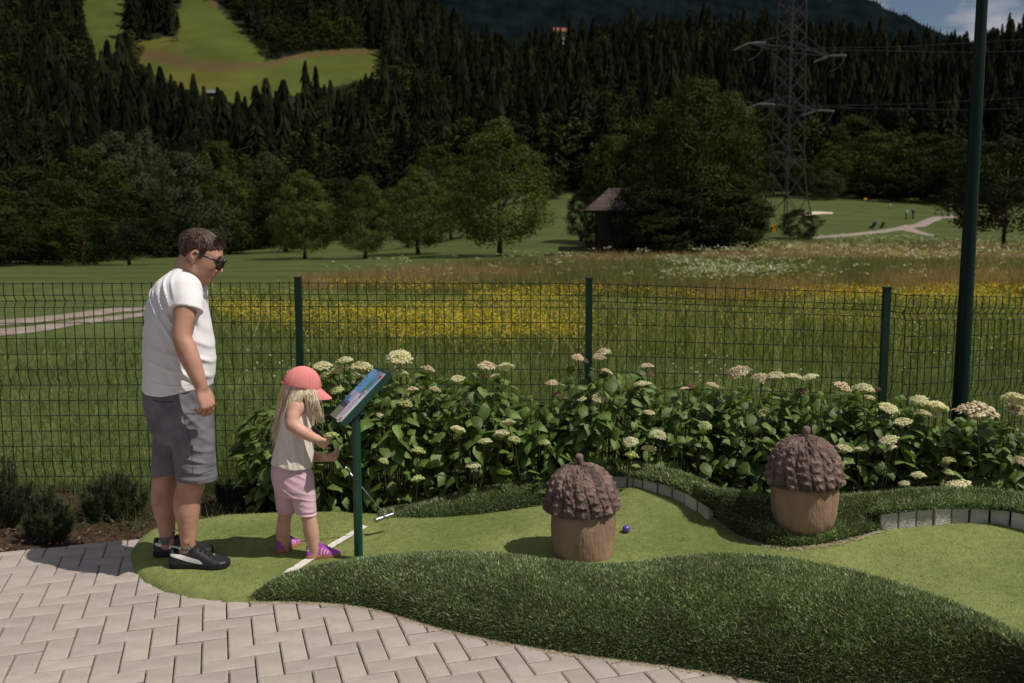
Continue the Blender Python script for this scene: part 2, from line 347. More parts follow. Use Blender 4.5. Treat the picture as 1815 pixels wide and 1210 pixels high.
ctl = [(240, 990, .05), (330, 1020, .055), (350, 930, .06), (450, 960, .065), (500, 905, .06), (600, 930, .065), (700, 950, .07), (640, 1000, .075), (900, 945, .07), (830, 912, .075), (970, 893, .09), (1032, 1000, .08), (1110, 943, .08), (1250, 960, .08), (1060, 905, .12), (1120, 866, .2),
       (1200, 888, .18), (1252, 912, .15), (1310, 945, .11), (1400, 975, .10), (1500, 985, .12), (1565, 938, .17), (1700, 924, .2), (1815, 940, .2), (1950, 990, .2), (1815, 1090, .13), (1700, 1000, .15), (1700, 1060, .12), (1550, 1020, .11), (540, 1030, .05)]
cw = np.array([onz(*c) for c in ctl]); 
def rbf(Pq):
    A = np.linalg.norm(cw[:, None, :2]-cw[None, :, :2], axis=2); A = A+np.eye(len(cw))*.03
    wts = np.linalg.solve(A, cw[:, 2]-.1); D = np.linalg.norm(Pq[:, None, :]-cw[None, :, :2], axis=2); return D @ wts+.1
def laneh(Pq):
    Pq = np.asarray(Pq, float); h = np.clip(rbf(Pq), .03, .26); ins = inpoly(Pq, lanepoly); d = segdist(Pq, lanepoly); sd_ = np.where(ins, d, -d)
    t = np.clip(sd_/.13, 0, 1); r = np.sqrt(np.clip(1-(1-t)**2, 0, 1)); left = Pq[:, 0] < -.7       # the tee rolls off to the pavers
    e = np.where(left, h*r-.006, h); return np.where(sd_ < 0, np.where(left, -.03, h-.0), e)
s_ = .02; lo = lanepoly.min(0)-.06; hi = lanepoly.max(0)+.06
gx, gy = np.meshgrid(np.arange(lo[0], hi[0], s_), np.arange(lo[1], hi[1], s_), indexing='ij'); Q = np.stack([gx, gy], -1).reshape(-1, 2)
gz = laneh(Q).reshape(gx.shape); ins = inpoly(Q, lanepoly) | (segdist(Q, lanepoly) < .03); ins = ins.reshape(gx.shape)
fm = ins[:-1, :-1] & ins[1:, :-1] & ins[:-1, 1:] & ins[1:, 1:]
P = np.concatenate([Q, gz.reshape(-1, 1)], 1); Fq = gridfaces(*gx.shape, mask=fm)[:, ::-1]
used, inv = np.unique(Fq, return_inverse=True); P2 = P[used]; F2 = inv.reshape(Fq.shape)
M_lane = bpy.data.materials.new('putting_turf'); M_lane.use_nodes = True; t = M_lane.node_tree; N = t.nodes; L = t.links; b = N['Principled BSDF']; b.inputs['Roughness'].default_value = .85; b.inputs['Specular IOR Level'].default_value = .15
tc = N.new('ShaderNodeTexCoord'); n1 = N.new('ShaderNodeTexNoise'); n1.inputs['Scale'].default_value = 1.7; n1.inputs['Detail'].default_value = 4; L.new(tc.outputs['Object'], n1.inputs[0])
r1 = N.new('ShaderNodeValToRGB'); r1.color_ramp.elements[0].position = .35; r1.color_ramp.elements[1].position = .68; r1.color_ramp.elements[0].color = (.135, .175, .050, 1); r1.color_ramp.elements[1].color = (.235, .260, .090, 1); L.new(n1.outputs[0], r1.inputs[0])
n2 = N.new('ShaderNodeTexNoise'); n2.inputs['Scale'].default_value = 210; n2.inputs['Detail'].default_value = 3; L.new(tc.outputs['Object'], n2.inputs[0])
mr = N.new('ShaderNodeMapRange'); mr.inputs[1].default_value = .3; mr.inputs[2].default_value = .7; mr.inputs[3].default_value = .74; mr.inputs[4].default_value = 1.22; L.new(n2.outputs[0], mr.inputs[0])
n4 = N.new('ShaderNodeTexNoise'); n4.inputs['Scale'].default_value = 24; n4.inputs['Detail'].default_value = 5; L.new(tc.outputs['Object'], n4.inputs[0])
mr4 = N.new('ShaderNodeMapRange'); mr4.inputs[1].default_value = .3; mr4.inputs[2].default_value = .7; mr4.inputs[3].default_value = .86; mr4.inputs[4].default_value = 1.12; L.new(n4.outputs[0], mr4.inputs[0])
h = N.new('ShaderNodeVectorMath'); h.operation = 'SCALE'; L.new(r1.outputs[0], h.inputs[0]); L.new(mr.outputs[0], h.inputs['Scale'])
h2 = N.new('ShaderNodeVectorMath'); h2.operation = 'SCALE'; L.new(h.outputs[0], h2.inputs[0]); L.new(mr4.outputs[0], h2.inputs['Scale']); L.new(h2.outputs[0], b.inputs['Base Color'])
bp = N.new('ShaderNodeBump'); bp.inputs['Strength'].default_value = .8; bp.inputs['Distance'].default_value = .006; L.new(n2.outputs[0], bp.inputs['Height']); L.new(bp.outputs[0], b.inputs['Normal'])
green = link('putting_green', npmesh('putting_green', P2, F2, M_lane, True)); green['kind'] = 'structure'
M_short = mat('putting_turf_fibre', (.13, .165, .05), (.26, .29, .10), scale=3, rough=.7, trans=.2, spec=.15)
nP, nN = scatter(P2, F2, 50000); far = nP[:, 1] < 5.6
blades('turf_fibre', nP[far]-nN[far]*.002, nN[far], .009, .0035, M_short, green, lean=.7)
# white tee line
M_white = mat('white_line', (.62, .58, .52), (.75, .72, .66), scale=60, rough=.8, bump=.6, bscale=200)
A = resample([onz(502, 1012, .06)[:2], onz(643, 931, .065)[:2]], 40); B = resample([onz(522, 1012, .06)[:2], onz(652, 934, .065)[:2]], 40); rows = []
for s in (0, .33, .66, 1): q = A*(1-s)+B*s+rng.normal(0, .0015, A.shape); rows.append(np.concatenate([q, (laneh(q)+.006)[:, None]], 1))
tl = link('tee_line', npmesh('tee_line', np.concatenate(rows), gridfaces(4, 40)[:, ::-1], M_white, True), green)

# ---------------------------------------------------------------- turf covered banks
M_turf = mat('long_turf_base', (.016, .030, .008), (.030, .050, .014), scale=30, rough=.9, bump=1, bscale=80)
M_blade = mat('long_turf_blade', (.8, 0, 0), (1.25, 0, 0), attr=True, scale=6, rough=.4, trans=.22, spec=.5)
def bank(name, rows, n, dens, ht=.026, label=None, seed=0):
    """rows: list of polylines of world points, from the near foot over the top to the far foot"""
    Rr = [resample(r, n) for r in rows]; Rr = np.array(Rr); m = len(Rr); prof = np.linspace(0, m-1, (m-1)*5+1)
    out = []
    for s in prof:                       # Catmull-Rom across
        i = min(int(s), m-2); t = s-i; p0, p1, p2, p3 = Rr[max(i-1, 0)], Rr[i], Rr[i+1], Rr[min(i+2, m-1)]
        out.append(.5*((2*p1)+(-p0+p2)*t+(2*p0-5*p1+4*p2-p3)*t*t+(-p0+3*p1-3*p2+p3)*t**3))
    G_ = np.array(out); G_[..., 2] += (fbm(G_[..., 0]*5+seed, G_[..., 1]*5)-.5)*.012
    P = G_.reshape(-1, 3); f = gridfaces(len(G_), n); o = link(name, npmesh(name, P, f, M_turf, True)); o['kind'] = 'structure'
    a, b_, c, d = (P[f[:, k]] for k in range(4)); area = (np.linalg.norm(np.cross(c-a, d-b_), axis=1)/2).sum(); nb = int(area*dens)
    bp_, bn = scatter(P, f, nb); keep = bp_[:, 2] > -.02; bp_, bn = bp_[keep], bn[keep]; nb = len(bp_)
    g = rng.random(nb)[:, None]; pick = rng.random(nb)[:, None]
    tint = np.where(pick < .15, np.array([.55, .60, .38]), np.where(pick < .6, np.array([.16, .225, .085]), np.array([.080, .120, .042])))*(.55+.8*g)
    blades('turf_blade', bp_-bn*.003, bn, ht, .0045, M_blade, o, lean=.75, tint=tint)
    return o
def Z(l, z): return [onz(x, y, z) for x, y in l]
foot = [(438, 1067), (485, 1068), (530, 1068), (600, 1071), (680, 1083), (760, 1110), (850, 1132), (950, 1150), (1050, 1165), (1150, 1178), (1250, 1192), (1380, 1216), (1600, 1265), (1900, 1330), (2150, 1380)]
ridge = [(446, 1056, .02), (484, 1026, .06), (540, 1008, .088), (590, 1000, .105), (650, 992, .12), (720, 986, .15), (800, 983, .17), (900, 989, .19), (1000, 1004, .195), (1060, 1009, .2), (1150, 1000, .23), (1240, 990, .26), (1320, 991, .28), (1400, 998, .29), (1480, 1013, .30), (1560, 1034, .30), (1650, 1063, .30), (1740, 1101, .30), (1830, 1150, .30), (2000, 1240, .30), (2150, 1300, .3)]
fw = resample(Z(foot, -.005), 60); rw = resample([onz(*r) for r in ridge], 60)
def mixz(a, b, s, hz):
    q = a*(1-s)+b*s; q = q.copy(); q[:, 2] = a[:, 2]*(1-hz)+b[:, 2]*hz; return q
dirb = rw-fw; dirb[:, 2] = 0; dirb /= np.linalg.norm(dirb, axis=1)[:, None]
wf = np.clip(np.linspace(0, 1, 60)/.14, .12, 1)[:, None]; backt = rw+dirb*.07*wf; backt[:, 2] -= .02; backf = rw+dirb*.17*wf; backf[:, 2] = np.minimum(laneh(backf[:, :2]), rw[:, 2])-.02
front = bank('grass_bank', [fw, mixz(fw, rw, .10, .38), mixz(fw, rw, .38, .76), mixz(fw, rw, .72, .97), rw, backt, backf], 150, 120000, ht=.020)
# low bank behind the tee
bot = [(672, 922, .055), (720, 921, .06), (780, 918, .07), (840, 912, .075), (900, 904, .08), (968, 893, .09)]
tp = [(668, 917, .07), (720, 902, .10), (780, 886, .13), (840, 873, .16), (900, 862, .185), (972, 849, .21)]
bw = resample([onz(*r) for r in bot], 40); tw = resample([onz(*r) for r in tp], 40)
if True:
    tw[:, 1] = np.maximum(tw[:, 1], bw[:, 1]+.1)
bk = tw+np.array([.02, .12, -.03]); bk2 = tw+np.array([.05, .3, 0]); bk2[:, 2] = -.08
bank('grass_bank', [bw, mixz(bw, tw, .15, .5), mixz(bw, tw, .5, .9), tw, bk, bk2], 90, 60000, ht=.023, seed=3)
# rim of turf round the back arc, over the edging stones
def rim(name, base, wd, z2, n=80, seed=0):
    """narrow ledge of turf behind a row of stones; base = near top edge points"""
    b0 = resample(base, n); tan = np.gradient(b0[:, :2], axis=0); nn = np.stack([-tan[:, 1], tan[:, 0]], 1); nn /= np.linalg.norm(nn, axis=1)[:, None]; nn[nn[:, 1] < 0] *= -1
    def off(k, dz): q = b0.copy(); q[:, :2] += nn*k; q[:, 2] += dz; return q
    last = off(wd+.2, 0); last[:, 2] = -.08
    return bank(name, [off(-.012, -.012), off(.0, .010), off(wd*.5, .028), off(wd, .012), last], n, 60000, ht=.023, seed=seed)
s1t = [(968, 856, .185), (1010, 846, .22), (1060, 842, .25), (1090, 840, .27), (1118, 841, .27), (1150, 847, .27), (1185, 856, .265), (1215, 868, .255), (1237, 880, .24), (1255, 893, .225)]
s1 = [onz(*r) for r in s1t]
rim('grass_bank', s1+[onz(1278, 905, .19)], .14, 0, seed=5)
s2t = [(1560, 907, .26), (1620, 901, .28), (1700, 895, .29), (1760, 897, .29), (1815, 906, .29), (1900, 928, .29), (1990, 960, .29)]
s2 = [onz(*r) for r in s2t]
rim('grass_bank', [onz(1525, 914, .20), onz(1545, 909, .245)]+s2, .2, 0, n=95, seed=8)
# bank between the arcs, carrying the second acorn
mb_bot = [(1238, 900, .165), (1262, 917, .14), (1292, 937, .12), (1335, 957, .11), (1385, 971, .10), (1435, 974, .10), (1485, 966, .12), (1530, 952, .145), (1572, 937, .17)]
mb_top = [(1236, 862, .29), (1262, 873, .30), (1292, 879, .29), (1335, 884, .28), (1385, 888, .27), (1435, 891, .26), (1485, 890, .26), (1530, 886, .28), (1572, 884, .30)]
bw = resample([onz(*r) for r in mb_bot], 50); tw = resample([onz(*r) for r in mb_top], 50)
bk = tw+np.array([0, .12, -.03]); bk2 = tw+np.array([0, .34, 0]); bk2[:, 2] = -.08
midbank = bank('grass_bank', [bw-np.array([0, 0, .01]), mixz(bw, tw, .10, .25), mixz(bw, tw, .5, .50), tw, bk, bk2], 110, 75000, ht=.024, seed=12)

# straw coloured fibres and grit gathered along the foot of the banks
M_strw = mat('straw_fibre', (.30, .24, .15), (.44, .37, .26), scale=40, rough=.9)
def litter(line, n, spread, lane, parent, z=.001):
    k = rng.random(n)*(len(line)-1); i = k.astype(int); f_ = (k-i)[:, None]; q = line[i]*(1-f_)+line[np.minimum(i+1, len(line)-1)]*f_; q = q[:, :2]+rng.normal(0, spread, (n, 2))*np.array([.6, 1])-np.array([0, spread*.8])
    P = np.concatenate([q, (laneh(q)[:, None]+.004) if lane else np.full((n, 1), z)], 1); a = rng.random(n)*PI; d = np.stack([np.cos(a), np.sin(a), np.zeros(n)], 1)*rng.uniform(.004, .010, (n, 1)); e = np.stack([-np.sin(a), np.cos(a), np.zeros(n)], 1)*.0013; u = np.array([0, 0, .003])
    v = np.stack([P-d-e, P+d-e+u, P+d+e+u, P-d+e], 1).reshape(-1, 3); o = link('straw_litter', npmesh('straw_litter', v, np.arange(4*n).reshape(n, 4), M_strw), parent); o['kind'] = 'stuff'
litter(fw, 2600, .012, False, front); litter(resample(np.array([onz(*r) for r in mb_bot]), 50), 1100, .014, True, midbank)
# ---------------------------------------------------------------- edging stones
M_stone = mat('edging_stone', (.38, .36, .34), (.56, .53, .50), scale=4, rough=.8, bump=.8, bscale=60, rand=.12, stretch=(1, 1, 3.5), sharp=(.3, .6))
def stones(top, depth_px, n, first=None):
    Tp = resample(top, n+1, True)
    for k in range(n):
        a, b = Tp[k], Tp[k+1]; ab = b-a; ln = np.linalg.norm(ab); t = ab/ln; h = .115
        nrm = np.array([-t[1], t[0], 0]); nrm /= np.linalg.norm(nrm)
        if nrm[1] < 0: nrm = -nrm
        g = .004; tilt = random.uniform(-.006, .006); v = []
        for off in (0, .045):
            for s, z in ((g, -h), (ln-g, -h), (ln-g, 0), (g, 0)):
                p = a+t*s+nrm*(off+tilt); p = p.copy(); p[2] += z+.004+random.uniform(-.002, .002); v.append(p)
        mid = [(sum(q[i] for q in v[:4])/4) for i in range(3)]; o = MB().add(v, [(0, 1, 2, 3), (7, 6, 5, 4), (4, 5, 1, 0), (5, 6, 2, 1), (6, 7, 3, 2), (7, 4, 0, 3)]).build('edging_stone', M_stone, green)
        bv_ = o.modifiers.new('bevel', 'BEVEL'); bv_.width = .004; bv_.segments = 1
stones(s1, 0, 11)
stones(s2, 0, 13)

# ---------------------------------------------------------------- lay the pavers (now that the course outline is known)
ff = [tuple(p[:2]) for p in fw]; course = np.array([*[w_ for w_ in W[:10]][::-1]]+ff+[(6, 2), (6, 6.5), (-1.2, 6.5)])
vis = []
for cc, lu, lv in pav:
    hit = []
    for a in (-.5, .5):
        for b in (-.5, .5): hit.append(inpoly((cc+bu*a*lu+bv*b*lv)[None], course)[0])
    if all(hit) and segdist(cc[None], course)[0] > .05: continue
    if cc[1] < 1.2 or abs(cc[0]) > 5: continue
    q = proj(np.array([*cc, 0])); inv_ = (-40 < q[0] < 1855) and q[1] < 1250 and cc[1] > 1.5
    vis.append((not inv_, cc[1], cc, lu, lv))
vis.sort(key=lambda t: (t[0], t[1])); n1 = sum(not v_[0] for v_ in vis)
rest = MB()
for k, (out, _, cc, lu, lv) in enumerate(vis):
    if k < 300 and not out:
        o = link('paver', get_paver(lu, lv, random.choice([0, 0, 1, 2])), patio); o.location = (*cc, random.uniform(-.0015, .0012)); o.rotation_euler = (random.uniform(-.005, .005), random.uniform(-.005, .005), BA+random.uniform(-.006, .006))
    else:
        M_ = Matrix.Translation((*cc, -.0255)) @ Matrix.Rotation(BA, 4, 'Z'); rest.box((0, 0, 0), (lu/2-G/2, lv/2-G/2, .025), M_)
o = rest.build('paving', M_pav[0], patio); o['kind'] = 'stuff'
print('pavers in view', n1, 'total', len(vis), 't', time.time()-T0)
# ---------------------------------------------------------------- trees
M_bark = mat('bark', (.03, .022, .016), (.07, .052, .038), scale=4, rough=.95, bump=1, bscale=20, stretch=(1, 1, .2))
ML = {'linden': mat('linden_leaf', (.034, .046, .009), (.098, .114, .026), scale=1.1, rough=.6, rand=.12, trans=.22, spec=.06),
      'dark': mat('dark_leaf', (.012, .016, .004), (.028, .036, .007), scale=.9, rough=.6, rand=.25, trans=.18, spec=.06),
      'bright': mat('bright_leaf', (.020, .029, .005), (.048, .063, .011), scale=.9, rough=.6, rand=.2, trans=.2, spec=.06),
      'willow': mat('willow_leaf', (.026, .036, .015), (.056, .070, .032), scale=.8, rough=.7, rand=.15, trans=.15, spec=.06),
      'spruce': mat('spruce_needle', (.0045, .0058, .0025), (.0145, .017, .0070), scale=7, rough=.9, rand=.6, trans=.05, spec=.05)}
def leafquads(C, s, r, nrm=None):
    n = len(C); a = r.normal(size=(n, 3));
    if nrm is not None: w_ = nrm+r.normal(0, .45, (n, 3)); w_ /= np.linalg.norm(w_, axis=1)[:, None]; a = np.cross(w_, a)
    a /= np.linalg.norm(a, axis=1)[:, None]; b = np.cross(a, r.normal(size=(n, 3)) if nrm is None else w_); b /= np.linalg.norm(b, axis=1)[:, None]; s = np.broadcast_to(s, n)[:, None]*(.6+.8*r.random((n, 1)))
    v = np.stack([C-a*s, C+b*s*.55, C+a*s, C-b*s*.55], 1).reshape(-1, 3); return v, np.arange(4*n).reshape(n, 4)
def crown_mesh(name, seed, kind, nl, ls, egg=True, nc=70, hollow=.35):
    """a crown about 1 high and 1 wide standing on z=0: leaf clumps through an uneven envelope"""
    r = np.random.default_rng(seed); C = []; NR = []
    z = r.random(nc)**(1.05 if egg else .9); th = r.random(nc)*2*PI
    if egg: w_ = .5*np.clip(np.sin(PI*np.clip(z, .02, 1)**.62), 0, 1)**.75
    else: w_ = .5*np.sqrt(np.clip(1-(2*z-.95)**2, .05, 1))
    w_ *= 1+(.10 if egg else .20)*np.sin(th*3+seed)*np.sin(z*7+seed)+r.normal(0, .05, nc)
    rad = w_*np.sqrt(hollow+(1-hollow)*r.random(nc)); cc = np.stack([np.cos(th)*rad, np.sin(th)*rad, z*.97], 1)
    per = nl//nc
    for c in cc:
        sz = r.uniform(.06, .12)*(1.15-.35*c[2]); p = r.normal(size=(per, 3)); p /= np.linalg.norm(p, axis=1)[:, None]; nn_ = p*.8+np.array([c[0]*1.6, c[1]*1.6, .35+.4*(c[2]-.5)]); NR.append(nn_/np.linalg.norm(nn_, axis=1)[:, None]); p = p*(r.random((per, 1))**.3)*sz*np.array([1.15, 1.15, .75]); C.append(c+p)
    v, f = leafquads(np.concatenate(C), ls, r, np.concatenate(NR)); return npmesh(name, v, f, ML[kind])
def trunk_mesh(seed, h=1, r0=.02, top=.75, limbs=9):
    r = random.Random(seed); mb = MB(); pts = [V((0, 0, -.03))]
    for k in range(1, 7): pts.append(V((r.uniform(-.012, .012), r.uniform(-.012, .012), top*k/6)))
    mb.tube(pts, [r0*1.35]+[r0*(1-.8*k/6) for k in range(1, 7)], 8)
    for k in range(limbs):
        z = .2+.5*k/limbs; a = k*2.4+r.uniform(-.4, .4); l = .34*(1-.6*z); p = V((0, 0, z)); q = p+V((math.cos(a)*l, math.sin(a)*l, l*.8)); m_ = (p+q)/2+V((0, 0, -.03)); mb.tube([p, m_, q], [r0*.45, r0*.3, r0*.1], 5)
    return pymesh('trunk', mb.v, mb.f, M_bark, True)
CR = {}
for kd, egg in (('linden', True), ('dark', False), ('bright', False), ('willow', False)):
    CR[kd] = [crown_mesh('crown', 20+i+len(kd)*5, kd, 16000 if kd == 'linden' else 11000, .0125 if kd == 'linden' else .0155, egg, 200 if egg else 140, .5 if egg else .35) for i in range(3 if kd != 'linden' else 3)]
big_crown = crown_mesh('crown', 77, 'bright', 28000, .0098, False, 240, .3)
TR = [trunk_mesh(i) for i in range(3)]; bare = [trunk_mesh(9+i, top=.3, limbs=0) for i in range(2)]
def place_tree(px, d, top, wpx, kd, label, group=None, low=.2, name=None, cat='tree', crown=None, z0=None):
    x = (px-CX)/F*d; z = float(ground(x, d)) if z0 is None else z0; zt = at(px, top, d)[2]; h = zt-z; wd = wpx/F*d
    e = empty(name or {'linden': 'linden_tree', 'willow': 'willow_tree'}.get(kd, 'broadleaf_tree'), (x, d, z), random.uniform(0, 6), label, cat, group)
    t_ = link('trunk', random.choice(TR), e, True); t_.scale = (h*random.uniform(.9, 1.2), h*1.1, h)
    c = link('crown', crown or random.choice(CR[kd]), e, True); c.location = (0, 0, h*low); c.scale = (wd*1.12, wd*1.12, h*(1-low)*1.03); return e
for px, d, top, wpx, lab in [
        (541, 80, 306, 108, 'round dark linden on the fairway, leftmost of the lindens right of the man'),
        (648, 78, 316, 94, 'light green egg-shaped linden on the fairway with a pale sunlit right side'),
        (723, 105, 318, 70, 'small dark linden with a thin trunk half hidden behind a wider one'),
        (742, 84, 298, 112, 'broad dark linden with a leaning trunk between the pale linden and the tallest'),
        (800, 112, 300, 84, 'slim linden with a thin bare trunk just left of the tallest linden'),
        (885, 76, 216, 168, 'tallest linden, alone on the fairway with a wide pointed crown')]:
    place_tree(px, d, top, wpx, 'linden', lab, 'lindens in a row on the fairway', low=.13)
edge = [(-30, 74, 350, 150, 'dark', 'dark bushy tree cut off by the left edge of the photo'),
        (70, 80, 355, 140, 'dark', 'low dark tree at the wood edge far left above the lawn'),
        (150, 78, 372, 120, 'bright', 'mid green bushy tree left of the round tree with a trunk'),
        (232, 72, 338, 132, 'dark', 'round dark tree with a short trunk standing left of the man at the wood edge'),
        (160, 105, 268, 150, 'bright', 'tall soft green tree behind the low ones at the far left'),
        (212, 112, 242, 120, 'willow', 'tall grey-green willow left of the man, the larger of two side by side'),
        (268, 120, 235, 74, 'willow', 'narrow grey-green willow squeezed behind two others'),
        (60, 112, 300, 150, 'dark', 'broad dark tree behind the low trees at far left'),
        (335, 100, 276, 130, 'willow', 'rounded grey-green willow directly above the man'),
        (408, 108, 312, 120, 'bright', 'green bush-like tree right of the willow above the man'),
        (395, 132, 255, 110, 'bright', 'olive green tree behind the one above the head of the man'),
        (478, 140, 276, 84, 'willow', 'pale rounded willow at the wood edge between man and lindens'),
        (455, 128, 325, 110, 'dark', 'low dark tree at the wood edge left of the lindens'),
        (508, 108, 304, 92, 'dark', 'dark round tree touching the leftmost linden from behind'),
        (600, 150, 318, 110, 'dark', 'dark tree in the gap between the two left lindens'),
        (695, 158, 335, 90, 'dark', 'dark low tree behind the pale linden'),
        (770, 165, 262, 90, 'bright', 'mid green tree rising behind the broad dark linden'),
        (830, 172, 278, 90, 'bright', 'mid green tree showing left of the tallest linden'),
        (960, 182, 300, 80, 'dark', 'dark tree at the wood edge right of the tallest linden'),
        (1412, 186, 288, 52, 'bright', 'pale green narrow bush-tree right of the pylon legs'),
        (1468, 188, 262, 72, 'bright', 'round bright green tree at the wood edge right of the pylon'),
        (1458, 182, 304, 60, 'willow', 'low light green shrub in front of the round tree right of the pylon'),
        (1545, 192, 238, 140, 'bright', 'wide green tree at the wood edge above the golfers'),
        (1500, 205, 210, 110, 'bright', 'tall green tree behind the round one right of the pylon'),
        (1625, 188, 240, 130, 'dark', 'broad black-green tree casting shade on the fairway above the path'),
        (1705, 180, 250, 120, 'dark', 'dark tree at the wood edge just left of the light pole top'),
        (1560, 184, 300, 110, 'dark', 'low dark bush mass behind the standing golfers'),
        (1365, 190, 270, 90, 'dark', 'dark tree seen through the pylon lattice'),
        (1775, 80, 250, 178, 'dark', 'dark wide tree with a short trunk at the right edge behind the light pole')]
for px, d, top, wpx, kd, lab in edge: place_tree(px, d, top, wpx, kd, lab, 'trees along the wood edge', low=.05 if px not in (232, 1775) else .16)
place_tree(1232, 86, 150, 200, 'bright', 'huge leafy tree with a loose bright green crown left of the pylon', low=.04, crown=big_crown)
place_tree(1160, 92, 212, 160, 'bright', 'large leafy tree rising behind the wooden hut roof', low=.05)
place_tree(1082, 94, 246, 100, 'bright', 'darker leafy tree left behind the hut roof', low=.08)
place_tree(1300, 84, 262, 104, 'bright', 'leafy lower tree at the right side of the huge tree, next to the pylon', low=.03)
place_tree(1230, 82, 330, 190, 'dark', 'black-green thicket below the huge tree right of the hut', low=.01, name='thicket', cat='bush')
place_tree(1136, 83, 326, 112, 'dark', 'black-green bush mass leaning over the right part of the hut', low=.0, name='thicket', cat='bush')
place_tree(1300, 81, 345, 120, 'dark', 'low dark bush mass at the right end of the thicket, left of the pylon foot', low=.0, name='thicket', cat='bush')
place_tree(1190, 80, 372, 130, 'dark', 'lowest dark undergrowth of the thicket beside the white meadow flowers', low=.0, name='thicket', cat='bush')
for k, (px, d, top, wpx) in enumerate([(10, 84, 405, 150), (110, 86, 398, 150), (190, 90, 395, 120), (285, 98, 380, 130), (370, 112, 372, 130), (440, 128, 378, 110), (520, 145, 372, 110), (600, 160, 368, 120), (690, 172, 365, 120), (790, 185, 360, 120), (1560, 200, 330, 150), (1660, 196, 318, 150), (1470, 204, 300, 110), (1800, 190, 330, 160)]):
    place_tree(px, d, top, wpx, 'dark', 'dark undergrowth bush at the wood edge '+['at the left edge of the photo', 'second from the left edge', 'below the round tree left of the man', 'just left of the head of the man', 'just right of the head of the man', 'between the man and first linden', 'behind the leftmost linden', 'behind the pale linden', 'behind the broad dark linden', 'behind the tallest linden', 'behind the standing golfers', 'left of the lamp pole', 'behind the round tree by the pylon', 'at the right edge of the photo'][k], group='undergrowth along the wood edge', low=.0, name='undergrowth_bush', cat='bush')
place_tree(1028, 98, 340, 50, 'dark', 'small dark bush left of the wooden hut', low=.02, name='bush', cat='bush')
place_tree(1055, 85, 402, 36, 'bright', 'small green bush at the left foot of the hut wall', low=.0, name='bush', cat='bush')
place_tree(1412, 104, 372, 66, 'dark', 'dark round bush beside the right foot of the pylon', low=.0, name='bush', cat='bush')
place_tree(452, 420, 66, 36, 'dark', 'lone dark tree at the right edge of the hillside meadow', low=.05)
place_tree(278, 430, 66, 12, 'dark', 'tiny round bush standing alone on the hillside meadow', low=.0, name='bush', cat='bush')

# conifers
def conifer_mesh(name, seed, layers, per, wdt=.17, m='spruce'):
    """needle skirts with ragged drooping tips, overlapping from the top down"""
    r = np.random.default_rng(seed); vs = []; fs = []; n = 0; lean = r.normal(0, .01, 2)
    for k in range(layers):
        t = (k+.3)/layers; z = .03+.97*t; rad = wdt*(1-t)**.62*(1+r.normal(0, .13))+.008; dz = 1.55/layers*(1.15-.4*t); ph = r.random()*6
        for j in range(per):
            a0 = ph+2*PI*j/per; a1 = ph+2*PI*(j+1)/per; am = (a0+a1)/2+r.normal(0, .12); R1 = rad*r.uniform(.72, 1.25); ri = rad*.30; zt = z+dz*.75; zl = z-dz*.35*r.uniform(.4, 1.5)
            vs += [(math.cos(a0)*ri+lean[0]*z, math.sin(a0)*ri+lean[1]*z, zt), (math.cos(a0+.1)*R1*.62, math.sin(a0+.1)*R1*.62, z+dz*.12), (math.cos(am)*R1, math.sin(am)*R1, zl), (math.cos(a1-.1)*R1*.62, math.sin(a1-.1)*R1*.62, z+dz*.10), (math.cos(a1)*ri+lean[0]*z, math.sin(a1)*ri+lean[1]*z, zt), (math.cos(am)*ri*.9, math.sin(am)*ri*.9, zt+dz*.25)]
            fs += [(n, n+1, n+2, n+5), (n+5, n+2, n+3, n+4)]; n += 6
    vs += [(.006, 0, .92), (-.006, 0, .92), (0, 0, 1.02), (0, .006, .92)]; fs.append((n, n+1, n+2, n+3))
    return npmesh(name, np.array(vs), np.array(fs), ML[m])
CON = [conifer_mesh('crown', 50+i, 20, 13, .14+.03*i) for i in range(4)]
LOW = [conifer_mesh('crown', 60+i, 7, 7, .16+.03*i) for i in range(3)]
def arr(me):
    v = np.zeros(len(me.vertices)*3, np.float32); me.vertices.foreach_get('co', v); f = np.zeros(len(me.loops), np.int32); me.loops.foreach_get('vertex_index', f); return v.reshape(-1, 3), f.reshape(-1, 4)
LOWA = [arr(m) for m in LOW]; BRA = [arr(crown_mesh('crown', 90+i, 'bright', 1000, .030, False, 50)) for i in range(2)]
con = []; brd = []
r = np.random.default_rng(5)
d = 204.
while d < 610:
    step = 4.2*F/d; px = -700-r.random()*step
    while px < 2500:
        px += step*r.uniform(.65, 1.35); dd = d*(1+r.uniform(-.018, .018)); x = (px-CX)/F*dd; z = float(ground(x, dd)); h = r.choice([9, 11, 14, 17, 20])*r.uniform(.85, 1.2)*(.5 if dd > 555 else 1)
        if not (-120 < px < 1935) and r.random() < .6: continue
        bs = proj([x, dd, z]); tp_ = proj([x, dd, z+h*.55]); tq = proj([x, dd, z+h*.85]); chk = np.array([bs, tp_]); side = 9 if dd > 300 else 4
        ch2 = np.concatenate([chk, chk+[side, 0], chk-[side, 0]])
        inA = inpoly(ch2, hillA).any() or inpoly(ch2, hillB).any()
        if inA and dd < 420 and dd > 240:
            h *= .5; tp_ = proj([x, dd, z+h*.7]); 
            if inpoly(np.array([bs, tp_]), hillB).any() or inpoly(np.array([bs, tp_]), hillA).any(): continue
        elif inA: continue
        if (inpoly(tq, hillB) or inpoly(tq, hillA)) and r.random() < .6: continue
        lumpy = fbm(np.array(x*.012+40), np.array(dd*.012)); 
        (brd if (lumpy > .52 and r.random() < .7) or r.random() < .08 else con).append((x, dd, z, h, px))
    d *= 1.0145
inview = [c for c in con if -20 < c[4] < 1835]; out = [c for c in con if not (-20 < c[4] < 1835)]
inview.sort(key=lambda c: c[1]); print('conifers', len(inview), len(out), 'broad', len(brd))
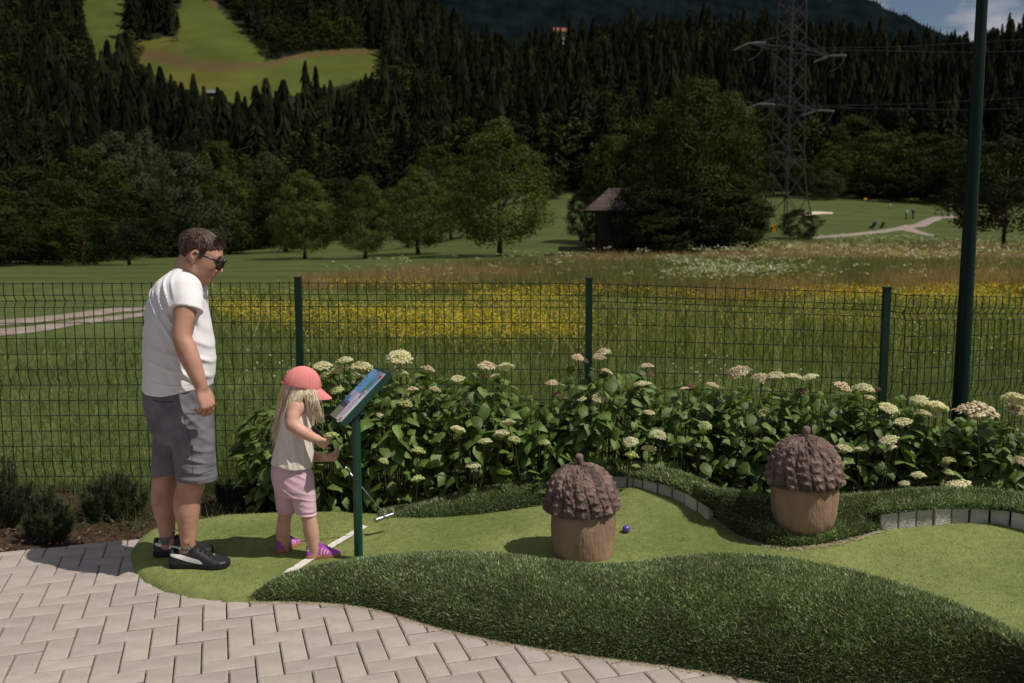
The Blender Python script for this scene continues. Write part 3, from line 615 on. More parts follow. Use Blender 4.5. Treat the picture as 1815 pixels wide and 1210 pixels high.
for k, (x, y, z, h, px) in enumerate(inview[:290]):
    e = empty('spruce_tree', (x, y, z-.3), r.random()*6, 'tall dark spruce in the dense forest on the slope', 'tree', 'spruces of the forest behind the fairway'); c = link('crown', CON[k % 4], e, True); c.scale = (h*1.15, h*1.15, h)
M_forest = mat('forest_needle', (.75, 0, 0), (1.25, 0, 0), attr=True, scale=.35, rough=.9, spec=.05)
def merge(lst, protos, m, name, sx=1.1, sz=1.):
    tn = []; vs = []; fs = []; n = 0
    for k, (x, y, z, h, px) in enumerate(lst):
        v, f = protos[k % len(protos)]; a = k*1.7; c, s = math.cos(a), math.sin(a); q = np.empty_like(v); q[:, 0] = (v[:, 0]*c-v[:, 1]*s)*h*sx+x; q[:, 1] = (v[:, 0]*s+v[:, 1]*c)*h*sx+y; q[:, 2] = v[:, 2]*h*sz+z-.3
        vs.append(q); fs.append(f+n); n += len(v); g = r.random(); base = (np.array([.0095, .0115, .0043]) if 'conifer' in name else np.array([.021, .028, .0065]))*(.5+1.3*g**2)*(.7+.8*float(fbm(np.array(x*.02), np.array(y*.02))))*(.7+.6*v[:, 2:3].clip(0, 1)**.5 if False else 1.0); tn.append(np.tile(base, (len(v), 1)) if base.ndim == 1 else base)  # broad lighter patches stand for sunlit forest, put into the tree tint
    o = link(name, npmesh(name, np.concatenate(vs), np.concatenate(fs), m, col_attr=None if 'ridge' in name else np.concatenate(tn))); o['kind'] = 'stuff'; return o
merge(inview[290:]+out, LOWA, M_forest, 'conifer_forest')
merge([(a, b, c, h*.66, p) for a, b, c, h, p in brd], BRA, M_forest, 'broadleaf_forest', .95, 1)
# tiny trees on the ridge of the far mountain
rg = []
for k in range(420):
    px = 680+k*2.8+r.uniform(-2, 2); i = int(np.interp(px, mtt, np.arange(len(mtt)))); p = mrows[-2][i]
    if px < 1760: rg.append((p[0], p[1], p[2]-4, r.uniform(7, 13), px))
M_far = mat('far_needle', (.003, .0055, .006), (.007, .011, .011), scale=.02, rough=1, spec=0)
merge(rg, [LOWA[0]], M_far, 'ridge_forest', 1.4)
print('trees t', time.time()-T0)

# ---------------------------------------------------------------- lawn, meadow grass and flowers
M_grass = mat('grass_blade', (.8, 0, 0), (1.25, 0, 0), attr=True, scale=.8, rough=.6, trans=.3, spec=.2)
def field(n, d0, d1, pmin=-150, pmax=1965, pw=1.0):
    u = rng.uniform((pmin-CX)/F, (pmax-CX)/F, n); s = rng.random(n); y = 1/((1-s)/d0+s/d1) if pw == 1 else d0*(d1/d0)**s; x = u*y
    P = np.stack([x, y, ground(x, y)], 1); return P, proj(P)
P, q = field(90000, 6.0, 34)
far = inpoly(q, yellow); tn = inpoly(q, tanp); track = (q[:, 1] < 602) & (q[:, 0] < 330) & (q[:, 1] > 536)
fair = (q[:, 1] < 548) & (q[:, 0] < 372)
k = ~track & ~fair; P, q, far, tn = P[k], q[k], far[k], tn[k]; n = len(P)
n1 = fbm(P[:, 0]*.9, P[:, 1]*.9)
h = np.where(far | tn, .24, .06+.05*n1)*np.clip(P[:, 1]/9, .8, 1.4); dens = np.ones(n)
h = h*(.55+1.1*fbm(P[:, 0]*2.6+7, P[:, 1]*2.2))
h = np.where((q[:, 0] > 340) & ~far & ~tn, h*(1.2+1.6*n1), h)
g = rng.random((n, 1)); tint = np.where(g < .12, np.array([.27, .24, .12]), np.where(g < .6, np.array([.088, .128, .028]), np.array([.140, .178, .046])))*(.4+.8*rng.random((n, 1)))*(.7+.6*fbm(P[:, 0]*1.3+4, P[:, 1]*.8)[:, None])
tint = np.where(far[:, None], tint*np.array([1.35, 1.22, 1.1]), tint)
tint = np.where(tn[:, None], np.array([.21, .155, .07])*(.6+.7*rng.random((n, 1))), tint)
up = np.tile([0, 0, 1.], (n, 1)); blades('lawn_grass', P, up, h, np.where(far | tn, .011, .006)*np.clip(P[:, 1]/8, 1, 2.5), M_grass, lean=.45, tint=tint, segs=1)['label'] = 'short green grass of the lawn and meadow beyond the fence'
# tall tan grass of the upper meadow
P, q = field(110000, 24, 112, 480, 1965); k = inpoly(q, tanp); P, q = P[k], q[k]; n = len(P); n2 = fbm(P[:, 0]*.09+3, P[:, 1]*.09)
t1 = np.where((n2 > .53)[:, None], np.array([.13, .13, .050]), np.array([.25, .175, .085]))*(.6+.8*rng.random((n, 1)))
blades('meadow_grass', P, np.tile([0, 0, 1.], (n, 1)), .55*(.6+.8*n2), .02*np.clip(P[:, 1]/30, 1, 3), M_grass, lean=.3, tint=t1)['label'] = 'tall dry tan grass of the upper meadow'
def dots(name, P, s, m, k=1, label=None):
    n = len(P); a = rng.random(n)*PI; s = np.broadcast_to(s, n)[:, None]; x = np.stack([np.cos(a), np.sin(a), rng.normal(0, .25, n)], 1)*s; y = np.stack([-np.sin(a), np.cos(a), rng.normal(0, .25, n)], 1)*s; z = np.array([0, 0, 1.])*s*.6
    v = np.stack([P-x-y*.3, P-x*.3+y+z, P+x+y*.3, P+x*.3-y-z*.3], 1).reshape(-1, 3)
    o = link(name, npmesh(name, v, np.arange(4*n).reshape(n, 4), m)); o['kind'] = 'stuff'; o['label'] = label; return o
M_yel = mat('yellow_petal', (.62, .40, .010), (.75, .52, .02), scale=2, rough=.7, trans=.2); M_umb = mat('white_umbel', (.34, .34, .24), (.55, .54, .42), scale=2, rough=.8, trans=.2)
P, q = field(170000, 10, 46, 340, 1965); n1 = fbm(P[:, 0]*.35+9, P[:, 1]*.22)+.12*fbm(P[:, 0]*2, P[:, 1]*2)
sR = np.clip((q[:, 0]-1000)/420, 0, 1); sR = sR*sR*(3-2*sR); cy_ = 590-62*sR+26*(fbm(P[:, 0]*.5, P[:, 1]*.3)-.5); hw_ = 72-20*sR
band = np.clip(1.5-np.abs(q[:, 1]-cy_)/hw_, 0, 1)*(.55+.45*(q[:, 1] < 622)); 
k = inpoly(q, yellow) & (rng.random(len(q)) < band*np.clip((n1-.44)*3.0, 0.05, .8)); P = P[k]; P[:, 2] += rng.uniform(.22, .42, len(P)); print('yellow', len(P))
dots('yellow_flower', P, .0092*np.clip(P[:, 1]/14, .9, 2.2), M_yel, label='small yellow wildflowers spread through the meadow')
P, q = field(30000, 14, 105, 560, 1965); n1 = fbm(P[:, 0]*.12+31, P[:, 1]*.09+7); k = inpoly(q, tanp) & (rng.random(len(q)) < np.clip((n1-.50)*4.5, 0.015, .6)); P = P[k]; n = len(P); P[:, 2] += rng.uniform(.5, .85, n)
P = np.repeat(P, 5, 0); P += rng.normal(0, 1, P.shape)*np.array([.09, .09, .03])*np.clip(P[:, 1]/40, .6, 1.8)[:, None]
dots('white_flower', P, .03*np.clip(P[:, 1]/34, .6, 2.2), M_umb, label='white umbels standing above the dry meadow grass')
P, q = field(5000, 9, 24, 400, 1965); n1 = fbm(P[:, 0]*.5+31, P[:, 1]*.4+7); k = (rng.random(len(q)) < np.clip((n1-.5)*1.6, .01, 1)); P = P[k]; P[:, 2] += rng.uniform(.15, .4, len(P)); P = np.repeat(P, 3, 0); P += rng.normal(0, .04, P.shape)
dots('white_flower', P, .012, M_umb, label='scattered small white flowers in the near meadow')
M_weed = mat('weed_leaf', (.02, .04, .01), (.05, .08, .02), scale=10, rough=.7, trans=.2)
# rough grass along the bed behind the fence and weeds in the bed
n = 9000; x = rng.uniform(-4.5, 4, n); y = rng.uniform(5.1, 6.1, n); keep = (fbm(x*3, y*3) > .45); x, y = x[keep], y[keep]; P = np.stack([x, y, np.full(len(x), -.05)], 1); k = ~inpoly(P[:, :2], lanepoly)
P = P[k]; n = len(P); blades('bed_weeds', P, np.tile([0, 0, 1.], (n, 1)), .06+.08*rng.random(n), .006, M_grass, lean=.6, tint=np.array([.06, .09, .025])*(.4+rng.random((n, 1))))['label'] = 'small weeds growing in the bark soil of the bed'
n = 900; P = np.stack([rng.uniform(-3.6, -1.2, n), rng.uniform(4.75, 5.8, n), np.full(n, -.035)], 1); k = ~inpoly(P[:, :2], lanepoly) & ((P[:, :2] @ bv) > VMAX+.02); P = P[k]
M_chip = mat('bark_chip', (.05, .035, .025), (.16, .11, .08), scale=30, rough=.9)
v, f = leafquads(P, .014, rng); o = link('bark_chips', npmesh('bark_chips', v, f, M_chip)); o['kind'] = 'stuff'; o['label'] = 'brown bark chips lying on the soil of the bed'

# ---------------------------------------------------------------- dwarf pines in the bed
M_ndl = mat('pine_needle', (.8, 0, 0), (1.2, 0, 0), attr=True, scale=8, rough=.6, trans=.12, spec=.25)
def pine(px, Y, hpx_top, wpx, label, seed, nbr):
    r_ = np.random.default_rng(seed); b = at(px, 900, Y); b[2] = -.06; h = at(px, hpx_top, Y)[2]+.06; wd = wpx/F*Y/2
    e = empty('dwarf_pine', b, 0, label, 'shrub', 'dwarf pines in the bark bed'); st = MB(); Np = []; Nd = []
    for k in range(nbr):
        a = r_.random()*2*PI; rr = wd*math.sqrt(r_.random()); hh = h*(1-.55*(rr/wd)**2)*r_.uniform(.55, 1.0)
        tip = V((math.cos(a)*rr, math.sin(a)*rr*.8, hh)); p0 = V((math.cos(a)*rr*.15, math.sin(a)*rr*.15, 0)); mid = p0.lerp(tip, .5)+V((math.cos(a)*rr*.25, math.sin(a)*rr*.25, -hh*.12)); st.tube([p0, mid, tip], [.009, .006, .004], 5)
        for s in np.linspace(.38, 1.0, 34):
            q_ = (p0.lerp(mid, s*2) if s < .5 else mid.lerp(tip, s*2-1)); dr = (tip-mid).normalized()
            for _ in range(8): Np.append(q_+V(b)); vv = r_.normal(size=3); vv /= np.linalg.norm(vv); Nd.append(np.array(dr)*.75+vv*.8)
    st.build('stem', M_bark, e, local=True)
    Np = np.array(Np); Nd = np.array(Nd); Nd /= np.linalg.norm(Nd, axis=1)[:, None]; n = len(Np)
    blades('needles', Np, Nd, .042, .0035, M_ndl, e, lean=.1, tint=np.where(r_.random((n, 1)) < .2, np.array([.075, .10, .035]), np.array([.022, .038, .014]))*(.6+.8*r_.random((n, 1))))
pine(8, 5.25, 800, 130, 'tall ragged dwarf pine cut by the left edge of the photo', 1, 46)
pine(84, 5.0, 862, 90, 'dense dark dwarf pine right of the ragged one at the left edge', 2, 60)
pine(200, 5.45, 838, 125, 'bushy low dwarf pine behind the heels of the man', 3, 62)
pine(408, 5.65, 842, 60, 'small thin dwarf pine between the man and the girl near the fence', 4, 12)
pine(448, 5.6, 850, 80, 'dark low dwarf pine just left of the legs of the girl', 5, 34)

# ---------------------------------------------------------------- hydrangeas
def leaf_mesh(L_=.085, W_=.062):
    v = [(0, 0, 0)]; st = [(.1, .62), (.32, 1.0), (.6, .82), (.85, .34)]
    for s, w_ in st:
        v += [(s*L_, -W_/2*w_, -.006-.010*s), (s*L_, 0, .006-.018*s*s), (s*L_, W_/2*w_, -.006-.010*s)]
    v.append((L_*1.02, 0, -.022)); f = [(0, 1, 2), (0, 2, 3)]
    for k in range(3):
        a = 1+3*k; f += [(a, a+3, a+4, a+1), (a+1, a+4, a+5, a+2)]
    f += [(10, 13, 11), (11, 13, 12)]; return v, f
lv, lf = leaf_mesh()
M_hl = mat('hydrangea_leaf', (.075, .130, .024), (.15, .215, .048), scale=9, rough=.45, rand=.35, trans=.25, spec=.4, bump=.4, bscale=120)
M_hs = mat('hydrangea_foliage', (.055, .100, .020), (.15, .215, .048), scale=14, rough=.5, trans=.22, spec=.35)
M_stem = mat('green_stem', (.06, .08, .03), (.09, .07, .035), scale=20, rough=.7)
leafme = [pymesh('leaf', [(x*s, y*s, z*s) for x, y, z in lv], lf, M_hl, True) for s in (.8, 1.02, 1.25)]
LV = np.array(lv); LFt = [];
for q_ in lf: LFt += [q_ if len(q_) == 4 else (*q_, q_[2])]
tri = np.array([(a[0], a[1], a[2]) for a in lf]+[(a[0], a[2], a[3]) for a in lf if len(a) == 4])
def head_mesh(seed, m, flat=.5):
    r_ = np.random.default_rng(seed); vs = []; fs = []; n = 0
    for k in range(120):
        a = k*2.39996; rr = math.sqrt((k+.5)/120); lump = .12*math.sin(a*3+seed)+.1*r_.normal(); z = flat*(1-rr**2.2)+.06*r_.normal(); c = np.array([math.cos(a)*rr*(1+lump*.5), math.sin(a)*rr*(1+lump*.5), z])*.5; s = r_.uniform(.05, .085)
        x = r_.normal(size=3); x[2] *= .4; x /= np.linalg.norm(x); nn_ = np.array([c[0]*1.2, c[1]*1.2, .7]); y = np.cross(nn_, x); y /= np.linalg.norm(y)
        vs += [c-x*s, c-y*s, c+x*s, c+y*s, c+np.array([0, 0, s*.6])]; fs += [(n, n+1, n+4), (n+1, n+2, n+4), (n+2, n+3, n+4), (n+3, n, n+4)]; n += 5
    b = len(vs)
    for k in range(10): vs.append((.4*math.cos(k*PI/5), .4*math.sin(k*PI/5), .02))
    vs += [(0, 0, flat*.42), (0, 0, -.22)]
    for k in range(10): fs += [(b+k, b+(k+1) % 10, b+10), (b+(k+1) % 10, b+k, b+11)]
    return npmesh('flower_head', np.array(vs), np.array(fs), m)
M_cream = mat('cream_floret', (.50, .46, .27), (.70, .66, .44), scale=3, rough=.8, trans=.2, rand=.12)
M_greenf = mat('greenish_floret', (.36, .38, .14), (.54, .55, .26), scale=3, rough=.8, trans=.2, rand=.12)
M_fade = mat('fading_floret', (.36, .27, .15), (.62, .55, .35), scale=2.5, rough=.9, rand=.15)
M_brown = mat('brown_floret', (.08, .045, .025), (.20, .12, .075), scale=3, rough=.9)
HM = {'c': [head_mesh(i, M_cream) for i in (1, 2, 3)], 'g': [head_mesh(i, M_greenf, .6) for i in (4, 5)], 'f': [head_mesh(i, M_fade) for i in (6, 7)], 'b': [head_mesh(i, M_brown, .7) for i in (8,)]}
FL = [(571, 650, 30, 'c'), (602, 657, 28, 'c'), (611, 640, 26, 'c'), (641, 653, 34, 'c'), (632, 666, 20, 'c'), (577, 664, 22, 'g'), (598, 692, 26, 'g'), (709, 635, 37, 'c'), (694, 661, 22, 'f'), (711, 663, 20, 'c'), (683, 716, 25, 'c'), (674, 734, 23, 'c'), (716, 716, 28, 'g'), (722, 706, 22, 'f'), (730, 692, 19, 'f'), (586, 774, 25, 'g'), (839, 826, 23, 'c'), (740, 850, 21, 'g'), (758, 655, 21, 'f'), (771, 691, 17, 'f'), (811, 672, 22, 'c'), (863, 650, 28, 'f'), (897, 652, 24, 'c'), (876, 668, 18, 'c'), (902, 737, 16, 'c'), (901, 750, 21, 'c'), (889, 770, 25, 'c'), (912, 780, 20, 'g'), (811, 762, 24, 'c'), (860, 783, 21, 'c'), (965, 785, 18, 'g'), (1070, 625, 22, 'f'), (1062, 633, 20, 'f'), (1074, 660, 20, 'f'), (1138, 682, 26, 'c'), (1013, 704, 22, 'c'), (1029, 708, 18, 'c'), (1063, 706, 24, 'c'), (980, 680, 22, 'f'), (1024, 634, 18, 'f'), (1145, 650, 22, 'f'), (1150, 665, 16, 'b'), (1150, 732, 18, 'c'), (1117, 784, 24, 'c'), (1168, 771, 24, 'c'), (1149, 796, 22, 'c'), (1119, 808, 21, 'g'), (1127, 827, 13, 'g'), (741, 800, 22, 'g'), (680, 818, 16, 'g'), (1308, 660, 32, 'f'), (1350, 671, 26, 'f'), (1374, 667, 28, 'c'), (1407, 669, 26, 'c'), (1435, 671, 26, 'c'), (1263, 683, 18, 'f'), (1222, 688, 20, 'b'), (1211, 690, 14, 'f'), (1323, 732, 23, 'g'), (1352, 734, 21, 'g'), (1250, 755, 20, 'g'), (1493, 687, 28, 'f'), (1530, 690, 32, 'c'), (1537, 706, 22, 'c'), (1419, 695, 19, 'b'), (1553, 692, 16, 'b'), (1575, 726, 31, 'c'), (1629, 710, 27, 'c'), (1659, 722, 34, 'c'), (1636, 733, 24, 'c'), (1655, 735, 20, 'c'), (1600, 750, 29, 'c'), (1575, 781, 30, 'c'), (1497, 797, 26, 'c'), (1578, 795, 19, 'c'), (1521, 796, 13, 'c'), (1494, 822, 17, 'c'), (1627, 843, 22, 'c'), (1603, 857, 16, 'c'), (1680, 838, 18, 'g'), (1691, 868, 50, 'c'), (1732, 732, 60, 'f'), (1797, 709, 38, 'c'), (1800, 728, 34, 'f'), (1680, 818, 20, 'g'), (1808, 816, 20, 'f'), (1035, 640, 14, 'b'), (861, 668, 14, 'b'), (988, 700, 14, 'b')]
BU = [(492, 5.55, 702, 100, 'leafy hydrangea at the left end of the bed, behind the girl, nearly without flowers'),
      (590, 5.42, 664, 130, 'hydrangea with a cluster of big cream heads between the pink cap and the sign'),
      (705, 5.45, 668, 150, 'hydrangea right of the sign post with cream and fading heads'),
      (835, 5.45, 672, 160, 'tall hydrangea left of the nearer acorn with flat cream heads'),
      (960, 5.5, 712, 150, 'low green hydrangea directly behind the nearer acorn'),
      (1075, 5.5, 656, 160, 'hydrangea in front of the middle fence post with browned top heads'),
      (1200, 5.55, 692, 160, 'hydrangea between the two acorns with few flower heads'),
      (1325, 5.55, 690, 160, 'hydrangea left of the farther acorn with a row of cream heads along its top'),
      (1445, 5.6, 694, 150, 'hydrangea rising right behind the farther acorn'),
      (1555, 5.55, 712, 140, 'hydrangea in front of the right fence post'),
      (1655, 5.5, 742, 140, 'loose hydrangea below the light pole with several white heads'),
      (1770, 5.45, 748, 150, 'hydrangea at the right edge of the photo with a wide fading head'),
      (1905, 5.5, 740, 150, 'hydrangea just beyond the right edge of the bed')]
bushes = []
for bi, (px, Y, top, wpx, lab) in enumerate(BU):
    b = at(px, 900, Y); z0 = -.06; e = empty('hydrangea_shrub', (b[0], Y, z0), 0, lab, 'shrub', 'hydrangeas along the fence'); H = (at(px, top, Y)[2]-z0)*.96; wd = wpx/F*Y/2*1.25; r_ = np.random.default_rng(100+bi); st = MB()
    n = 640 if bi else 330; z = r_.random(n)**.8; a = r_.random(n)*2*PI; env = np.sqrt(np.clip(1-(z*1.05-.45)**2*1.5, .12, 1)); rad = wd*env*r_.random(n)**.33
    C = np.stack([np.cos(a)*rad, np.sin(a)*rad*.72, z*H*(.9+.2*r_.random(n))], 1)
    if bi == 0: C = C[(C[:, 2] < H*.95)]; n = len(C)
    a = np.arctan2(C[:, 1], C[:, 0])+r_.normal(0, .7, n); pitch = r_.normal(.35, .38, n); roll = r_.normal(0, .45, n); sc = r_.uniform(.65, 1.35, n)*np.where(C[:, 2] > .8*H, .8, 1)
    order = np.argsort(C[:, 1]-C[:, 2]*.25); ind = set(order[:120].tolist()); vs = []; fs = []; cnt = 0
    for k in range(n):
        M_ = Matrix.Rotation(a[k], 4, 'Z') @ Matrix.Rotation(pitch[k], 4, 'Y') @ Matrix.Rotation(roll[k], 4, 'X')
        if k in ind and -40 < px < 1860:
            o = link('leaf', leafme[k % 3], e, True); o.location = C[k]; o.rotation_euler = M_.to_euler(); o.scale = (sc[k],)*3
        else:
            vs.append((LV*sc[k]) @ np.array(M_.to_3x3()).T+C[k]); fs.append(tri+cnt); cnt += len(LV)
    o = link('foliage', npmesh('foliage', np.concatenate(vs), np.concatenate(fs), M_hs, True), e, True); o['kind'] = 'stuff'
    for k in range(26):
        aa = r_.random()*2*PI; rr = wd*.8*r_.random(); tipz = H*r_.uniform(.6, .95); st.tube([(rr*.2*math.cos(aa), rr*.2*math.sin(aa), 0), (rr*.7*math.cos(aa), rr*.6*math.sin(aa), tipz*.5), (rr*math.cos(aa), rr*.7*math.sin(aa), tipz)], [.005, .004, .003], 5)
    bushes.append((px, Y, e, b[0], st, H, z0))
for i, (px, py, w_, kd) in enumerate(FL):
    j = min(range(len(bushes)), key=lambda k: abs(bushes[k][0]-px)); bpx, bY, e, bx, st, H, z0 = bushes[j]
    low_ = py > 740; Y = bY-(.30 if low_ else .1)-.08*((i*7) % 5)/5
    if w_ > 45: Y -= .08
    p = at(px, py, Y); s = w_/F*Y*1.22; o = link('flower_head', random.choice(HM[kd]), e, True); lp = (p[0]-bx, Y-bY, p[2]-z0)
    o.location = lp; o.scale = (s, s, s*random.uniform(.8, 1.05)); o.rotation_euler = (random.uniform(-.1, .45), random.uniform(-.3, .3), random.uniform(0, 6))
    if kd in 'fb': o['label'] = 'browning flower head' if kd == 'b' else 'fading tan flower head'
    st.tube([(lp[0]*.5, lp[1]*.3, max(lp[2]-.5, 0)), (lp[0]*.85, lp[1]*.8, lp[2]-.2), (lp[0], lp[1], lp[2]-s*.05)], [.004, .0035, .003], 5)
for b_ in bushes: b_[4].build('stems', M_stem, b_[2], local=True)['kind'] = 'stuff'
print('plants t', time.time()-T0)
# ---------------------------------------------------------------- wire fence
M_fg = mat('fence_green', (.004, .020, .013), (.006, .028, .018), scale=8, rough=.45, spec=.3)
fence = empty('wire_fence', (0, 6.0, -.1), 0, 'green welded wire mesh fence with square posts running behind the hydrangeas', 'fence')
def wire_path(a, b, n):                  # horizontal wire between two points
    pass
ZB = -.10
PP = [(-5.6, 5.95, 1.355), (-3.58, 5.97, 1.355), (at(530, 500, 6.0)[0], 6.0, 1.36), (at(1043.5, 500, 6.0)[0], 6.0, 1.355), (at(1569, 515, 5.88)[0], 5.88, 1.30)]
cornerx = at(1607, 520, 5.88); PP.append((cornerx[0], 5.88, 1.285)); PP.append((cornerx[0]+1.75, 5.88+.78, 1.215)); PP.append((cornerx[0]+3.6, 5.88+1.6, 1.2))
post = MB().box((0, 0, .75), (.021, .021, .75)).box((0, 0, 1.508), (.023, .023, .008)); 
def post_mesh(h):
    m = MB().box((0, 0, h/2), (.021, .021, h/2)).box((0, 0, h+.006), (.0235, .0235, .0058)); return pymesh('post', m.v, m.f, M_fg)
for k in (0, 1, 2, 3, 4, 6, 7):
    x, y, z = PP[k]; o = link('post', post_mesh(z+.02-ZB), fence); o.location = (x, y-.028, ZB)
kinks = [.0, .075]
def vwire_mesh(h):
    pts = []; 
    lev = [h, h-.085, h-.125, h-.165, h-.62, h-.68, h-.74, h-1.2, .22, .16, .10, 0]; off = [0, 0, .028, 0, 0, .026, 0, 0, 0, .026, 0, 0]
    q = sorted({round(z, 3): o for z, o in zip(lev, off) if z >= 0}.items()); mb = MB()
    mb.tube([(0, o, z) for z, o in q], .0031, 4, False); return pymesh('vertical_wire', mb.v, mb.f, M_fg)
for k in range(len(PP)-1):
    a, b = np.array(PP[k]), np.array(PP[k+1]); ln = np.linalg.norm((b-a)[:2]); n = max(2, int(round(ln/.0635))); h = (a[2]+b[2])/2-ZB; vm = vwire_mesh(h); ang = math.atan2(b[1]-a[1], b[0]-a[0]); sl_ = (b[2]-a[2])
    nn_ = n if k < 6 else 6
    for i in range(nn_+1):
        s = i/n; p = a+(b-a)*s; o = link('vertical_wire', vm, fence); o.location = (p[0], p[1], ZB); o.rotation_euler = (0, 0, ang); o.scale = (1, 1, (p[2]-ZB)/h)
    hz = [h-.01, h-.085, h-.125+.0, h-.165]+[h-.165-.103*i for i in range(1, 14) if h-.165-.103*i > .01]
    d_ = (b-a)/np.linalg.norm((b-a)[:2])
    for z in hz:
        off = .028 if abs(z-(h-.125)) < .001 else 0; q0 = a.copy(); q1 = b.copy(); q0[2] = ZB+z*(a[2]-ZB)/h; q1[2] = ZB+z*(b[2]-ZB)/h; nrm = np.array([-d_[1], d_[0], 0]); mb = MB(); mb.bar(V(q0+nrm*(off-.004)), V(q1+nrm*(off-.005)), .0032, 4); mb.build('horizontal_wire', M_fg, fence)

# ---------------------------------------------------------------- light pole
M_pole = mat('pole_green', (.0015, .012, .008), (.0025, .017, .012), scale=3, rough=.4, spec=.18, bump=.05, bscale=20)
pb_ = at(1697, 800, 5.78); pole = empty('light_pole', (pb_[0], 5.78, -.06), 0, 'tall tapering green metal lamp pole in front of the fence on the right', 'pole')
mb = MB(); mb.tube([(0, 0, z) for z in (0, .5, 1.2, 2, 3, 4, 5)], [.051, .049, .045, .040, .0335, .029, .026], 24, True); mb.build('shaft', M_pole, pole, smooth=True, local=True)
MB().lathe([(.068, .0), (.068, .02), (.056, .03)], 24).build('base_collar', M_pole, pole, local=True)
mb = MB(); mb.tube([(0, 0, 5), (0, 0, 5.05), (-.1, -.02, 5.12), (-.42, -.05, 5.15)], [.028, .026, .024, .022], 12); mb.build('arm', M_pole, pole, local=True)
MB().lathe([(.02, .06), (.09, .05), (.14, 0), (.13, -.02)], 20, (-.5, -.06, 5.12)).build('lamp_head', M_pole, pole, local=True)

# ---------------------------------------------------------------- information sign
M_sg = mat('sign_green', (.006, .040, .026), (.010, .055, .034), scale=5, rough=.35, spec=.5)
sgY = 4.36; s0 = at(636, 1000, sgY); sign = empty('information_sign', (s0[0], sgY, .05), 0, 'slanted green information board on a round green post beside the girl', 'sign')
top_ = at(636, 722, sgY); mb = MB(); mb.tube([(s0[0], sgY, .05), (s0[0], sgY, top_[2])], .0215, 20); mb.build('post', M_sg, sign, smooth=False)
A_ = V(at(604, 750, 4.27)); B_ = V(at(689, 659, 4.375))      # near lower and near upper corners of the board
Lv = (B_-A_); Ll = Lv.length; Lv.normalize(); Wd = V((-.42, .90, .0)).normalized(); Wd = (Wd-Lv*Wd.dot(Lv)).normalized(); WW = .225; Nn_ = Lv.cross(Wd).normalized()
if Nn_.z < 0: Nn_ = -Nn_
def bp3(u, v_, n_=0): return A_+Lv*(u*Ll)+Wd*(v_*WW)+Nn_*n_
def slab(u0, u1, v0, v1, n0, n1): return MB().add([bp3(a, b, c) for c in (n0, n1) for a, b in ((u0, v0), (u1, v0), (u1, v1), (u0, v1))], [(3, 2, 1, 0), (4, 5, 6, 7), (0, 1, 5, 4), (1, 2, 6, 5), (2, 3, 7, 6), (3, 0, 4, 7)])
slab(0, 1, 0, 1, -.03, 0).build('board_frame', M_sg, sign)
def cm(n, c, **k): return mat(n, c, None, rough=.35, **k)
M_pw = cm('print_white', (.62, .60, .66)); M_pb = mat('print_sky', (.10, .28, .55), (.16, .38, .66), scale=9, rough=.35); M_pd = cm('print_dark', (.05, .06, .10)); M_pg = mat('print_green', (.08, .20, .06), (.14, .28, .08), scale=40, rough=.35); M_pr = cm('print_red', (.55, .05, .06)); M_pt = cm('print_olive', (.22, .22, .15)); M_pl = cm('print_lilac', (.40, .38, .52)); M_bd = cm('print_blue', (.04, .16, .45)); M_pk = cm('print_black', (.02, .02, .02))
sheet = slab(.02, .95, .06, .94, 0, .003).build('printed_sheet', M_pw, sign)
pr = []
def pat(u0, u1, v0, v1, m, lvl=1): slab(u0, u1, v0, v1, .003, .003+.0006*lvl).build('print', m, sheet)
pat(.52, .945, .065, .93, M_pb); pat(.30, .52, .50, .935, M_pl); pat(.22, .34, .50, .935, M_pd); pat(.03, .22, .46, .935, M_pt)
pat(.44, .60, .12, .34, M_pw, 2); pat(.45, .59, .14, .32, M_pl, 3); pat(.30, .43, .72, .90, M_bd, 2); pat(.84, .90, .07, .24, M_pr, 2); pat(.90, .935, .10, .60, M_pw, 2); pat(.06, .44, .08, .44, M_pw, 2)
for k in range(11): pat(.10+.031*k, .114+.031*k, .16, .40, M_pl, 3)
for k in range(5): pat(.455+.024*k, .462+.024*k, .17, .29, M_pk, 4)
for k, (u, v_, l_) in enumerate([(.62, .78, .05), (.67, .82, .06), (.73, .78, .045), (.79, .84, .05), (.60, .9, .03)]): pat(u, u+.012, v_-l_, v_+l_, M_pk, 2)
mb = MB(); pts = [(.55, .30), (.62, .24), (.72, .22), (.80, .24), (.84, .30), (.82, .37), (.74, .38), (.62, .42), (.54, .42)]; mb.add([bp3(u, v_, .0052) for u, v_ in pts], [tuple(range(len(pts)))]); mb.build('print', M_pg, sheet)
for c_, m_, r_ in (((.05, .17), M_pw, .022), ((.05, .17), M_pr, .012)):
    mb = MB(); mb.add([bp3(c_[0], c_[1], .0054+(.0006 if m_ is M_pr else 0))+Lv*(r_*math.cos(a*PI/8))+Wd*(r_*math.sin(a*PI/8)) for a in range(16)], [tuple(range(16))]); mb.build('print', m_, sheet)
